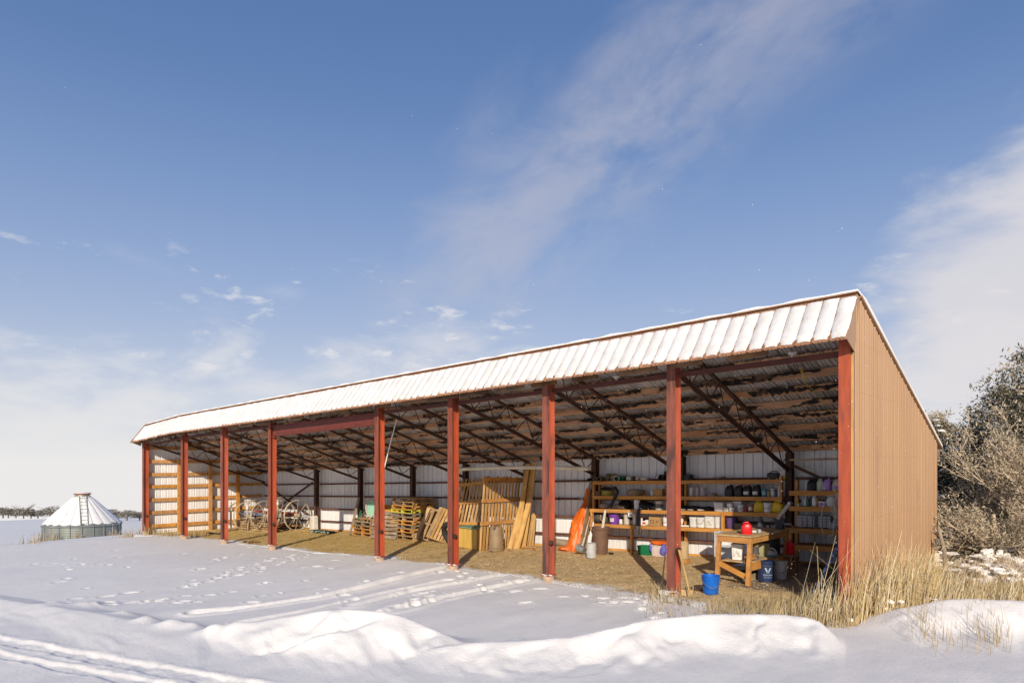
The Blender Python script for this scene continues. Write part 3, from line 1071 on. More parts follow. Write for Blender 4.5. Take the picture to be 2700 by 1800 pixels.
# --- back wall sheets
def groove_sheet(ends, w, ng, depth, mats):
    mb = MB()
    pr = []
    for k in range(ng):
        o = k * w / ng
        pr += [(o, 0), (o + .004, -depth), (o + .026, -depth), (o + .030, 0), (o + w / ng * .5, 0), (o + w / ng * .5 + .008, -.005), (o + w / ng * .5 + .022, -.005), (o + w / ng * .5 + .03, 0)]
    pr.append((w, 0))
    for side, off in ((0, 0.0), (1, -.004)):
        vs_ = []
        for s, h in pr:
            a, b = ends(s)
            vs_ += [Vector(a) + Vector((0, -1, 0)) * (h + off), Vector(b) + Vector((0, -1, 0)) * (h + off)]
        fs = [((2 * i, 2 * i + 2, 2 * i + 3, 2 * i + 1) if side == 0 else (2 * i + 1, 2 * i + 3, 2 * i + 2, 2 * i)) for i in range(len(pr) - 1)]
        mb.add(vs_, fs, side)
    return mb


bw_h0, bw_h1 = -.20, roof_h(YB) - .03
mb = groove_sheet(lambda s: ((s, YB, bw_h0 + SLOPE * s), (s, YB, bw_h1 + SLOPE * s)), PW, 4, .034, None)
# the ribs stand out towards the yard: inside shows the flat
bw_me = mb.mesh('wall_sheet', [M_WHITE_IN, M_BROWN])
bw = MB().beam((XL, YB - .02, zx(XL, bw_h1 - .02)), (XR, YB - .02, zx(XR, bw_h1 - .02)), .03, .05).build('back_wall', M_GIRT, shed, world=True)
for k in range(NP):
    x0 = XR - (k + 1) * PW
    if x0 < XL - .5:
        break
    link('wall_sheet', bw_me, bw, (x0, 0, gz(x0)), world=True)

# --- end walls
for side, xe in (('right', XR), ('left', XL)):
    nx = 1 if side == 'right' else -1
    wl = MB().beam((xe - nx * .06, YF + .05, zx(xe, roof_h(YF + .05) - .16)), (xe - nx * .06, Y_BACK - .35, zx(xe, roof_h(Y_BACK - .35) - .12)), .05, .10).build('end_wall', M_DARKWOOD, shed, world=True)
    y = YF - .08
    while y < YB - .02:
        npi = 3
        wdt = min(npi * PITCH, YB + .02 - y)
        if wdt < npi * PITCH - .01:
            npi = max(1, int(wdt / PITCH + .5))

        def ends(s, y=y):
            yy = y + s
            top = roof_h(max(yy, Y_RIDGE)) if yy > Y_RIDGE else H_RIDGE - .1
            if yy < Y_RIDGE:
                top = H_RIDGE - (Y_RIDGE - yy) * 1.25
            return ((xe, yy, zx(xe, -.22)), (xe, yy, zx(xe, top - .035) + sag(xe)))
        mb = sheet(npi, ends, None, (nx, 0, 0), M_BROWN, M_WHITE_IN)
        mb.build('wall_sheet', [M_BROWN, M_WHITE_IN], wl, world=True)
        y += npi * PITCH
    if side == 'right':
        for hrow in (.35, 1.25, 2.15, 3.05, 3.75):
            sc_ = MB()
            yy = YF + .02
            while yy < YB - .1:
                if zx(xe, hrow) < zx(xe, roof_h(max(yy, Y_RIDGE)) - .15):
                    sc_.lathe([(.007, 0), (.007, .005), (0, .008)], 6, (xe + .002, yy, zx(xe, hrow) + rnd.uniform(-.006, .006)), Matrix.Rotation(R_(90), 3, 'Y'))
                yy += PITCH / 2
            o = sc_.build('screw_row', pm('brown_screw', (.34, .205, .11), (.29, .17, .09), 9, rough=.4), wl, world=True); o['kind'] = 'stuff'
    # rake board closing the sheet ends
    MB().beam((xe + nx * .012, Y_RIDGE + .05, zx(xe, roof_h(Y_RIDGE + .05) - .005) + sag(xe)), (xe + nx * .012, Y_BACK - .02, zx(xe, roof_h(Y_BACK - .02) - .005)), .06, .03).build('rake_trim', M_BROWN, shed, world=True)
MB().beam((XR - .01, Y_BACK - .05, zx(XR, H_BACK - .09)), (XR - .45, Y_BACK - .05, zx(XR, H_BACK - .09)), .05, .16).build('eave_block', M_GREYWOOD, shed, world=True)
# timber stud beside the last post
MB().beam((XR - .03, YF - .02, zx(XR, -.1)), (XR - .03, YF - .02, zx(XR, 3.6)), .045, .09, up=(0, 1, 0)).build('corner_stud', M_SLAT, shed, world=True)
# left end: wooden posts and girts
for y in (11.59, 12.88, 14.10):
    MB().beam((-29.40, y, zx(-29.4, -.12)), (-29.40, y, zx(-29.4, roof_h(y) - .55 if y > 12 else 2.95)), .13, .10, up=(1, 0, 0)).build('end_wall_post', M_AMBER, shed, world=True)
for h in (.31, .855, 1.37, 1.91, 2.40, 2.93, 3.48):
    ymax = min(15.3, Y_RIDGE + (H_RIDGE - h - .15) / RS)
    yy = YF + .12
    for y1 in (11.5, 12.8, 14.0, 15.3):
        e = min(y1, ymax)
        if e - yy > .15:
            MB().beam((-29.52, yy + .01, zx(-29.5, h + FLOOR)), (-29.52, e, zx(-29.5, h + FLOOR)), .04, .13).build('end_wall_girt', M_AMBER, shed, world=True)
        yy = y1
# white cloth-like pole hung in the trusses, lamp holders, cables

# ================================================================ things kept in the shed
def Rz(a):
    return Matrix.Rotation(a, 3, 'Z')


# ---------------------------------------------------------------- wall shelving
SH_UP, SH_LO = 14.97, 14.82            # front edges of the upper and lower shelves
SH_H = [1.85, 1.465, 1.125, .735]
SX0, SXM, SX1 = -10.78, -8.15, -5.72


def shelf_z(x, h):
    return gz(x) + FLOOR + h


shelv = thing('wall_shelving', 'long amber lumber shelving with four tiers against the back wall', 'shelving', (-8.2, 15.1, fz(-8.2)))
WLOC[shelv.name] = Vector(shelv.location)
for r, h in enumerate(SH_H):
    yf = SH_UP if r < 2 else SH_LO
    x0 = SX0 if r < 2 else SX0 + .02
    for a, b in ((x0, SXM), (SXM, SX1)):
        bd = MB().beam((a + .01, (yf + 15.3) / 2 + .02, shelf_z(a, h) - .012), (b - .01, (yf + 15.3) / 2 + .02, shelf_z(b, h) - .012), 15.3 - yf, .022).build('shelf_board', M_SHELF, shelv, world=True)
        MB().beam((a, yf, shelf_z(a, h) - .035), (b, yf, shelf_z(b, h) - .035), .04, .088).build('shelf_edge', M_SHELF, bd, world=True)
ups = [(SX0 + .03, SH_UP + .02, 1.125, 1.85), (SX0 + .04, 15.25, -.05, 1.9), (SX1 - .03, SH_UP + .02, 1.0, 1.93), (SXM, 15.2, -.05, 1.9),
       (xat(1557, SH_LO) + .03, SH_LO + .03, 0, 1.1), (xat(1665, SH_LO), SH_LO + .03, 0, .70), (xat(1908, SH_LO), SH_LO - .03, -.02, 1.12), (SX1 - .03, SH_LO + .03, 0, 1.1)]
for (x, y, a, b) in ups:
    MB().beam((x, y, shelf_z(x, a)), (x, y, shelf_z(x, b)), .05, .085, up=(0, 1, 0)).build('upright', M_SHELF, shelv, world=True)
M_SIGN = pm('white_sign', (.8, .8, .78), (.74, .74, .72), 9, rough=.5)
sg = MB().box((0, 0, 0), (.13, .006, .13)).box((-.02, -.0045, .045), (.07, .003, .02), mi=1).box((-.012, -.0045, -.025), (.028, .003, .05), mi=1).box((.03, -.0045, -.025), (.028, .003, .05), mi=1)
sg.build('number_plate', [M_SIGN, plast('dark_print', (.05, .05, .06))], shelv, world=True, loc=(xat(1662, SH_LO - .03), SH_LO - .035, shelf_z(-9.4, 1.02)))

corner = thing('corner_shelving', 'four-tier amber lumber shelving in the corner beside the last red post', 'shelving', (-4.3, 15.0, fz(-4.3)))
WLOC[corner.name] = Vector(corner.location)
U2_H, U2_Y = [1.60, 1.27, .82, .47], [14.85, 14.85, 14.62, 14.62]
for h, yf in zip(U2_H, U2_Y):
    a, b = -5.50, -3.02
    bd = MB().beam((a, (yf + 15.3) / 2, shelf_z(a, h) - .012), (b, (yf + 15.3) / 2, shelf_z(b, h) - .012), 15.3 - yf, .022).build('shelf_board', M_SHELF, corner, world=True)
    MB().beam((a - .02, yf, shelf_z(a, h) - .04), (b, yf, shelf_z(b, h) - .04), .04, .10).build('shelf_edge', M_SHELF, bd, world=True)
for (x, y) in ((-5.42, 15.02), (-3.08, 14.9), (-5.42, 14.66), (-3.08, 14.66)):
    MB().beam((x, y, shelf_z(x, -.02)), (x, y, shelf_z(x, 1.83 if y > 14.8 else .8)), .06, .09, up=(0, 1, 0)).build('upright', M_SHELF, corner, world=True)


def S(u, row, dy=.16):
    """a spot on the wall shelving: image column, tier (0 = top)"""
    y = (SH_UP if row < 2 else SH_LO) + dy
    x = xat(u, y)
    return (x, y, shelf_z(x, SH_H[row]) + .012)


def S2(u, row, dy=.16):
    y = U2_Y[row] + dy
    x = xat(u, y)
    return (x, y, shelf_z(x, U2_H[row]) + .012)


def G(u, v, dz=.006):
    """a spot on the shed floor"""
    p = onfloor(u, v)
    return (p.x, p.y, p.z + dz)


# ---------------------------------------------------------------- container builders
M_WIRE = pm('handle_wire', (.35, .35, .35), (.25, .25, .25), 9, rough=.4, metal=.8)


def bucket(name, label, cat, loc, r, h, mat, taper=.86, lid=None, handle=True, ribs=2, rot=0.0, group=None, hdrop=.5, label_mat=None):
    t = thing(name, label, cat, loc, rot, group)
    rb = r * taper
    b = MB()
    prof = [(0, 0), (rb, 0), (rb + (r - rb) * .5, h * .5)]
    for k in range(ribs):
        z = h * (.78 + .09 * k)
        rr = rb + (r - rb) * z / h
        prof += [(rr, z), (rr * 1.045, z + .004), (rr * 1.045, z + h * .03), (rr, z + h * .035)]
    prof += [(r, h * .965), (r * 1.05, h * .97), (r * 1.05, h), (r * .96, h), (rb * .95, .02), (0, .02)]
    b.lathe(prof, 22).build('body', mat, t, smooth=True)
    if lid is not None:
        MB().lathe([(r * 1.06, h * .95), (r * 1.06, h + .006), (r * .95, h + .012), (0, h + .012)], 22).build('lid', lid, t, smooth=True)
    if handle:
        pts = []
        for k in range(13):
            a = math.pi * k / 12
            pts.append((r * 1.06 * math.cos(a), -math.sin(a) * r * 1.0 - .01, h * .9 - math.sin(a) * h * hdrop))
        MB().tube(pts, .004 + r * .01, 5).build('handle', M_WIRE, t, smooth=True)
    if label_mat is not None:
        mb = MB()
        n = 6
        for k in range(n + 1):
            a = -math.pi / 2 - .45 + .9 * k / n
            for z in (h * .25, h * .62):
                rr = rb + (r - rb) * z / h + .002
                mb.v.append((rr * math.cos(a), rr * math.sin(a), z))
        for k in range(n):
            mb.f.append((2 * k, 2 * k + 2, 2 * k + 3, 2 * k + 1)); mb.m.append(0)
        mb.build('paper_label', label_mat, t, smooth=True)
    return t


def tub(name, label, cat, loc, wx, wy, h, mat, lid=None, rot=0.0, group=None, label_mat=None, handle=False):
    """square pail with a lid"""
    t = thing(name, label, cat, loc, rot, group)
    MB().loft([(0, wx * .43, wy * .43), (.01, wx * .44, wy * .44), (h * .86, wx * .49, wy * .49), (h * .87, wx * .5, wy * .5), (h * .93, wx * .5, wy * .5)], 20, p=7).build('body', mat, t, smooth=True)
    MB().loft([(h * .93, wx * .53, wy * .53), (h * .98, wx * .53, wy * .53), (h, wx * .5, wy * .5)], 20, p=7).build('lid', lid or mat, t, smooth=True)
    if label_mat is not None:
        MB().box((0, -wy * .475, h * .42), (wx * .6, .006, h * .45)).build('paper_label', label_mat, t)
    if handle:
        MB().tube([(wx * .5 * math.cos(a), -wy * .5 - .012, h * .8 - math.sin(a) * h * .45) for a in [math.pi * k / 10 for k in range(11)]], .004, 5).build('handle', M_WIRE, t, smooth=True)
    return t


def can(name, label, cat, loc, r, h, mat, top=None, band=None, group=None):
    t = thing(name, label, cat, loc, 0, group)
    MB().lathe([(0, 0), (r, 0), (r, .006), (r * .97, .01), (r * .97, h - .01), (r, h - .006), (r, h), (r * .9, h), (r * .88, h - .008), (0, h - .008)], 18).build('body', mat, t, smooth=True)
    if band is not None:
        MB().lathe([(r * .975, h * .25), (r * .985, h * .25), (r * .985, h * .75), (r * .975, h * .75)], 18).build('label_band', band, t, smooth=True)
    if top is not None:
        MB().lathe([(r * .98, h - .004), (r * .98, h + .012), (r * .5, h + .018), (0, h + .018)], 18).build('lid', top, t, smooth=True)
    return t


def bottle(name, label, cat, loc, r, h, mat, cap, squash=.7, neck=.35, group=None, band=None, spray=False):
    t = thing(name, label, cat, loc, 0, group)
    s = h * .62
    MB().loft([(0, r * .95, r * .95 * squash), (.008, r, r * squash), (s, r, r * squash), (s + h * .10, r * .8, r * .8 * squash), (s + h * .2, r * neck, r * neck), (h * .9, r * neck, r * neck)], 18, p=2.8).build('body', mat, t, smooth=True)
    MB().lathe([(r * neck * 1.1, h * .89), (r * neck * 1.15, h * .9), (r * neck * 1.1, h), (0, h)], 12).build('cap', cap, t, smooth=True)
    if spray:
        MB().box((-.02, 0, h + .015), (.075, .022, .03)).box((-.04, 0, h - .02), (.012, .014, .05)).build('trigger', cap, t)
    if band is not None:
        MB().loft([(h * .15, r * 1.01, r * 1.01 * squash), (h * .5, r * 1.01, r * 1.01 * squash)], 18, p=2.8, caps=False).build('label_band', band, t, smooth=True)
    return t


def jug(name, label, cat, loc, w, d, h, mat, cap, rot=0.0, group=None, band=None):
    """oil jug with a side grip and an offset neck"""
    t = thing(name, label, cat, loc, rot, group)
    MB().loft([(0, w * .48, d * .48), (.01, w * .5, d * .5), (h * .50, w * .5, d * .5), (h * .72, w * .40, d * .44, w * .08, 0), (h * .86, w * .22, d * .28, w * .2, 0), (h * .92, w * .13, d * .2, w * .22, 0)], 20, p=3.5).build('body', mat, t, smooth=True)
    MB().lathe([(w * .15, h * .91), (w * .15, h), (0, h)], 12, (w * .22, 0, 0)).build('cap', cap, t, smooth=True)
    MB().tube([(w * .1, 0, h * .85), (-w * .2, 0, h * .84), (-w * .40, 0, h * .68), (-w * .42, 0, h * .45)], w * .07, 8).build('grip', mat, t, smooth=True)
    if band is not None:
        MB().box((0, -d * .5 - .002, h * .28), (w * .6, .005, h * .26)).build('label_band', band, t)
    return t


def carton(name, label, loc, wx, wy, h, mat=None, rot=0.0, open_=False, group=None, print_mat=None):
    t = thing(name, label, 'box', loc, rot, group)
    m_ = mat or M_CARD
    b = MB()
    th = .006
    for (cx, cy, sx, sy) in ((0, -wy / 2, wx, th), (0, wy / 2, wx, th), (-wx / 2, 0, th, wy - th), (wx / 2, 0, th, wy - th)):
        b.box((cx, cy, h / 2), (sx, sy, h))
    b.box((0, 0, .004), (wx - th, wy - th, .006))
    b.build('body', m_, t)
    if open_:
        for k, (cx, cy, sx, sy, ax, an) in enumerate(((0, -wy / 2 - .04, wx, .09, 'X', .5), (0, wy / 2 + .04, wx, .09, 'X', -.6))):
            MB().box((cx, cy, h + .02), (sx, sy, .005), rot=Matrix.Rotation(an, 3, ax)).build('flap', m_, t)
    else:
        MB().box((0, -wy * .25, h + .003), (wx, wy * .495, .005)).build('flap', m_, t)
        MB().box((0, wy * .25, h + .003), (wx, wy * .495, .005)).build('flap', m_, t)
    if print_mat is not None:
        MB().box((-wx * .2, -wy / 2 - .0045, h * .48), (wx * .34, .003, h * .42)).box((-wx * .2, -wy / 2 - .0065, h * .48), (wx * .22, .003, h * .26), mi=1).box((wx * .25, -wy / 2 - .0045, h * .58), (wx * .25, .003, h * .08)).box((wx * .22, -wy / 2 - .0045, h * .42), (wx * .2, .003, h * .06)).build('print', [print_mat, m_], t)
    return t


P_BLUE = plast('blue_pail_plastic', (.010, .14, .60), .35)
P_PURPLE = plast('purple_plastic', (.19, .045, .36), .45)
P_PURPLE2 = plast('dull_purple_plastic', (.13, .075, .20), .5)
P_RED = plast('red_can_plastic', (.72, .015, .02), .35)
P_YEL = plast('yellow_jug_plastic', (.70, .48, .015), .4)
P_NAVY = plast('navy_plastic', (.022, .04, .11), .4)
P_GREEN = plast('green_crate_plastic', (.012, .20, .075), .45)
P_TEAL = plast('teal_paint', (.03, .27, .36), .4)
P_GREY = plast('grey_plastic', (.42, .43, .45), .5)
P_GREYD = plast('dark_grey_plastic', (.10, .10, .105), .5)
P_BROWN = plast('brown_bin_plastic', (.17, .095, .062), .6)
P_BROWN2 = plast('khaki_bin_plastic', (.30, .21, .12), .6)
P_TANP = plast('tan_plastic', (.52, .46, .38), .5)
P_CLEAR = plast('cloudy_plastic', (.55, .53, .49), .35)
P_MAUVE = plast('mauve_print', (.45, .40, .42), .5)
P_LILAC = plast('lilac_plastic', (.42, .24, .62), .4)
P_PALEG = plast('pale_green_plastic', (.50, .55, .42), .4)
P_DKGREEN = plast('dark_green_plastic', (.03, .16, .09), .4)
P_ORANGE = plast('orange_print', (.75, .22, .03), .5)
P_PAPER = pm('printed_paper', (.62, .60, .55), (.35, .33, .30), 22, .45, .6, rough=.7)
P_WORN = pm('worn_white_label', (.75, .73, .68), (.45, .42, .36), 14, .45, .62, rough=.7)


def uA(x):
    return 1480 + x / 4.1275


def uB(x):
    return 1780 + x / 4.1275


def uC(x):
    return 2060 + x / 3.4075


# ---- top tier: fittings, hoses and pipe ends
def pipe_end(name, label, loc, r, ln, mat, inner, rot, flange=None, cat='pipe'):
    t = thing(name, label, cat, loc, rot)
    M_ = Matrix.Rotation(R_(90), 3, 'X')
    MB().lathe([(r, 0), (r, ln), (r * .82, ln), (r * .82, .0), (r, 0)], 18, (0, ln / 2, r), M_).build('tube', mat, t, smooth=True)
    MB().lathe([(r * .81, ln * .15), (0, ln * .15)], 18, (0, ln / 2, r), M_).build('inside', inner, t)
    if flange:
        MB().lathe([(r * 1.0, 0), (r * 1.25, 0), (r * 1.25, .04), (r, .04)], 18, (0, ln / 2 - ln + .05, r), M_).build('flange', flange, t, smooth=True)
    return t


def coil(name, label, loc, R0, r0, turns, mat, cat='hose', lift=0.0, squash=1.0):
    t = thing(name, label, cat, loc)
    for k in range(turns):
        MB().torus(R0 - .012 * (k % 2), r0, (0.006 * (k % 3), 0.004 * (k % 2), r0 + k * r0 * 1.55), n=36, k=8).build('turn', mat, t, smooth=True)
    return t


pipe_end('black_pipe', 'short black pipe poking past the left end of the top shelf', S(uA(312), 0, .10), .045, .45, M_BLACK, M_RUBBER, .5)
for q, (xx, rr) in enumerate(((385, .05), (430, .06))):
    pipe_end('clay_pipe', ('small grey-brown pipe end lying first on the top shelf' if q == 0 else 'larger grey-brown pipe end lying second on the top shelf'), S(uA(xx), 0, .12), rr, .4, M_GREYWOOD, M_RUBBER, .35)
t = thing('canvas_roll', 'olive canvas bundle with a yellowish belly on the top shelf', 'bundle', S(uA(520), 0, .2))
MB().blob((0, 0, .095), (.12, .13, .10), seed=3, amp=.3).build('front_fold', pm('olive_canvas', (.22, .19, .07), (.14, .12, .06), 7, rough=.9), t, smooth=True)
MB().blob((.14, .06, .10), (.16, .12, .095), seed=8, amp=.2).build('rear_fold', M_TAN, t, smooth=True)
pipe_end('green_coupling', 'green pipe coupling with a pale blue open end on the top shelf', S(uA(612), 0, .14), .062, .26, P_DKGREEN, plast('blue_lining', (.15, .25, .42)), .35, flange=plast('pale_pipe', (.62, .63, .60)))
pipe_end('green_elbow', 'dark green pipe stub right of the coupling on the top shelf', S(uA(672), 0, .2), .06, .2, P_GREEN, M_RUBBER, 1.2)
t = thing('hose_roll', 'cream and black striped hose roll on the top shelf', 'hose', S(uA(780), 0, .16), 0)
for k, m_ in enumerate((M_CREAM, M_CREAM, P_GREYD, M_BLACK, M_CREAM)):
    MB().tube([(-.17 + k * .07, 0, .055), (-.105 + k * .07, 0, .055)], .055 - .002 * (k % 2), 14).build('band', m_, t, smooth=True)
pipe_end('cream_pipe_stub', 'short cream pipe stub beside the striped hose roll', S(uA(905), 0, .14), .04, .22, M_CREAM, M_RUBBER, 1.4)
t = thing('pump_fitting', 'grimy pump fittings with a round black mouth on the top shelf', 'pump', S(uA(1065), 0, .16))
MB().tube([(-.07, 0, .06), (-.02, 0, .09), (0, 0, .15)], [.05, .04, .03], 10).build('elbow', M_STEEL, t, smooth=True)
MB().lathe([(.075, 0), (.075, .09), (.055, .09), (.055, .01), (0, .01)], 16, (.08, .03, .075), Matrix.Rotation(R_(90), 3, 'X')).build('mouth', M_RUBBER, t, smooth=True)
MB().blob((.19, .05, .17), (.08, .07, .075), seed=5, amp=.2).tube([(.19, .05, 0), (.19, .05, .12)], .045, 10).build('motor', M_BLACK, t, smooth=True)
t = thing('tool_case', 'black tool case on the top shelf right of the red post', 'case', S(uB(145), 0, .2))
MB().loft([(0, .10, .1), (.12, .10, .1), (.13, .09, .09)], 16).build('body', M_BLACK, t, smooth=True)
MB().tube([(-.05, 0, .13), (-.04, 0, .16), (.04, 0, .16), (.05, 0, .13)], .01, 6).build('grip', M_BLACK, t, smooth=True)
t = thing('scrap_antlers', 'small heap of bent wire and sticks on the top shelf', 'scrap', S(uB(500), 0, .2))
rq = random.Random(4)
for k in range(6):
    x = rq.uniform(-.12, .12)
    MB().tube([(x, 0, .012), (x + rq.uniform(-.08, .08), rq.uniform(-.05, .05), .04), (x + rq.uniform(-.15, .15), rq.uniform(-.06, .06), .05 + rq.uniform(0, .05))], .007, 5).build('stick', M_GREYWOOD, t)
t = thing('battery_charger', 'black battery charger with feet on the top shelf', 'charger', S(uB(1075), 0, .2))
MB().loft([(.03, .13, .10), (.12, .13, .10), (.14, .10, .08)], 16).build('body', M_BLACK, t, smooth=True)
MB().tube([(-.08, 0, .14), (-.06, 0, .17), (.06, 0, .17), (.08, 0, .14)], .012, 6).build('grip', M_BLACK, t, smooth=True)
for sx in (-.09, .09):
    MB().box((sx, -.06, .015), (.03, .03, .03)).build('foot', P_GREY, t)
t = thing('spray_box', 'pale carton with a yellow base at the right end of the top shelf', 'box', S(uB(1180), 0, .2))
MB().loft([(0, .065, .06), (.065, .065, .06)], 12, p=9).build('base', plast('lime_print', (.62, .60, .04)), t)
MB().loft([(.066, .06, .055), (.20, .06, .055), (.21, .055, .05)], 12, p=9).build('carton_top', P_CLEAR, t)

# ---- second tier
can('paint_tin', 'small tan tin at the left end of the second tier', 'can', S(uA(395), 1, .1), .04, .11, M_TAN)
coil('flat_hose_coil', 'yellow-green flat hose coil on the second tier', S(uA(505), 1, .2), .15, .026, 3, pm('lime_hose', (.42, .37, .06), (.33, .29, .06), 20, rough=.6))
pipe_end('black_hose_end', 'black hose end lying above the yellow-green coil', (S(uA(500), 1, .25)[0], 15.2, S(uA(500), 1)[2] + .14), .04, .4, M_BLACK, P_GREY, R_(80))
coil('tan_hose_coil', 'fat tan hose coil on the second tier', S(uA(812), 1, .22), .19, .045, 2, M_TAN)
can('orange_cup', 'small orange cup on the second tier', 'cup', S(uA(905), 1, .05), .022, .035, P_ORANGE)
can('brass_cap', 'small brass cap beside the orange cup', 'cap', S(uA(945), 1, .06), .022, .04, pm('brass', (.45, .30, .10), (.3, .2, .08), 6, rough=.4, metal=.7))
can('glass_jar', 'cloudy glass jar beside the small carton', 'jar', S(uA(995), 1, .12), .06, .13, P_CLEAR, top=P_GREY)
carton('small_carton', 'small brown carton with black parts on top', S(uA(1075), 1, .13), .22, .2, .17)
t = thing('pipe_valve', 'dark brass pipe valve standing on the second tier by the post', 'valve', S(uA(1145), 1, .12))
MB().tube([(0, 0, 0), (0, 0, .26)], .035, 10).tube([(-.07, 0, .12), (.07, 0, .12)], .03, 10).build('body', M_GREYWOOD, t, smooth=True)
MB().torus(.05, .01, (0, 0, .29)).build('hand_wheel', M_STEEL, t, smooth=True)
for q, (xx, m_) in enumerate(((180, P_CLEAR), (245, P_MAUVE), (305, P_MAUVE))):
    can('twine_roll', ('cream twine roll, leftmost of three tall rolls', 'mauve twine roll, middle of three tall rolls', 'wider mauve twine roll, rightmost of three tall rolls')[q], 'roll', S(uB(xx), 1, .14), (.055, .05, .068)[q], .205, m_, group='twine rolls on the second tier')
t = thing('crumpled_hat', 'crumpled tan hat on the second tier', 'hat', S(uB(440), 1, .14))
MB().blob((-.03, 0, .035), (.075, .07, .045), seed=2, flat=-.034).build('crown', M_TAN, t, smooth=True)
MB().blob((.07, -.02, .012), (.10, .06, .012), seed=6).build('brim', M_TAN, t, smooth=True)
for q, xx in enumerate((590, 690, 785, 885)):
    jug('oil_jug', ('black oil jug, leftmost of four, tilted furthest', 'black oil jug, second of four from the left', 'black oil jug, third of four from the left', 'black oil jug with a white label, rightmost of four')[q], 'jug', S(uB(xx), 1, .15), .20, .13, .275, M_BLACK, P_RED if q in (1, 2) else M_BLACK, rot=.15 - .1 * q, group='black oil jugs on the second tier', band=P_WORN if q > 1 else None)
can('teal_paint_tin', 'teal paint tin right of the black oil jugs', 'can', S(uB(970), 1, .12), .055, .165, P_TEAL, band=plast('pale_teal', (.25, .42, .5)))
can('mustard_tin', 'small mustard tin beside the teal tin', 'can', S(uB(1017), 1, .09), .032, .10, pm('mustard', (.42, .33, .12), (.3, .24, .1), 8, rough=.5))
can('steel_paint_tin', 'grey steel paint tin with a rim on the second tier', 'can', S(uB(1070), 1, .13), .07, .165, M_GALV, top=M_STEEL)
can('blue_spray_can', 'slim blue spray can beside the white carton', 'can', S(uB(1118), 1, .1), .022, .12, plast('spray_blue', (.05, .12, .30)))
carton('white_carton', 'tall white carton with an orange foot on the second tier', S(uB(1150), 1, .1), .085, .07, .215, mat=P_WORN)

# ---- third tier
t = thing('folded_sack', 'folded beige sack at the left of the third tier', 'sack', S(uA(475), 2, .2))
MB().blob((0, 0, .07), (.17, .14, .075), seed=13, amp=.22, flat=-.068).build('sack', pm('beige_sack', (.45, .39, .32), (.36, .30, .24), 6, rough=.9), t, smooth=True)
pipe_end('suction_hose', 'ribbed beige suction hose with a steel end on the third tier', S(uA(640), 2, .16), .05, .42, pm('beige_hose', (.46, .38, .28), (.34, .27, .19), 25, rough=.7), M_STEEL, R_(72))
t = thing('black_tarp', 'heap of black plastic sheet filling the middle of the third tier', 'tarp', S(uA(720), 2, .24))
MB().blob((-.05, 0, .10), (.26, .15, .12), seed=21, amp=.3, flat=-.098).build('sheet', plast('glossy_black_sheet', (.010, .010, .011), .28), t, smooth=True)
MB().blob((.42, 0, .11), (.30, .15, .13), seed=27, amp=.3, flat=-.108).build('sheet_fold', plast('glossy_black_sheet', (.010, .010, .011), .28), t, smooth=True)
can('white_canister', 'tall white canister with a lid on the third tier', 'canister', S(uA(825), 2, .13), .08, .225, M_WHITEP, top=M_WHITEP)
can('clear_canister', 'cloudy canister with dark contents on the third tier', 'canister', S(uA(1068), 2, .13), .10, .20, P_CLEAR, band=plast('dark_contents', (.16, .14, .13)), top=M_WHITEP)
can('edge_canister', 'white canister half hidden by the red post on the third tier', 'canister', S(uA(1175), 2, .13), .08, .19, M_WHITEP, top=M_WHITEP)
t = thing('black_sacks', 'low heap of black sacks on the third tier', 'sacks', S(uB(240), 2, .22))
for k in range(3):
    MB().blob((-.30 + .28 * k, 0, .05), (.19, .15, .055), seed=40 + k, amp=.3, flat=-.048).build('sack', M_RUBBER, t, smooth=True)
for q, (xx, w) in enumerate(((80, .10), (165, .08), (280, .09))):
    t = thing('parts_tray', ('flat pale parts packet, leftmost before the black sacks', 'flat pale parts packet, middle one before the black sacks', 'crumpled white packet before the black sacks')[q], 'packet', S(uB(xx), 2, .05))
    MB().blob((0, 0, .02), (w, .05, .022), seed=60 + q, amp=.35, flat=-.019).build('wrap', P_PAPER if q < 2 else P_WORN, t, smooth=True)
tub('white_tub', 'large square white tub on the third tier', 'tub', S(uB(490), 2, .15), .235, .22, .205, M_WHITEP)
for q, (xx, dz, w) in enumerate(((557, 0, .12), (622, 0, .12), (600, .095, .12))):
    p = S(uB(xx), 2, .11)
    tub('small_white_tub', ('small white tub, lower left of a stack of three', 'small white tub with a grey label, lower right of a stack of three', 'small white tub on top of a stack of three')[q], 'tub', (p[0], p[1], p[2] + dz), w, .11, .09, M_WHITEP, group='small white tubs on the third tier', label_mat=P_GREY if q == 1 else None)
tub('big_white_tub', 'tall white tub behind the wire-handled white pail', 'tub', S(uB(690), 2, .30), .22, .2, .225, M_WHITEP)
bucket('white_pail', 'white pail with a wire handle and worn label on the third tier', 'pail', S(uB(717), 2, .1), .07, .15, M_WHITEP, lid=M_WHITEP, label_mat=P_WORN)
can('red_tin', 'small red tin beside the white pail', 'can', S(uB(772), 2, .11), .034, .11, plast('tin_red', (.45, .04, .03)))
can('coffee_tin', 'reddish coffee tin with a pale label on the third tier', 'can', S(uB(822), 2, .12), .048, .145, plast('coffee_red', (.36, .09, .06)), band=P_WORN, top=M_CARD)


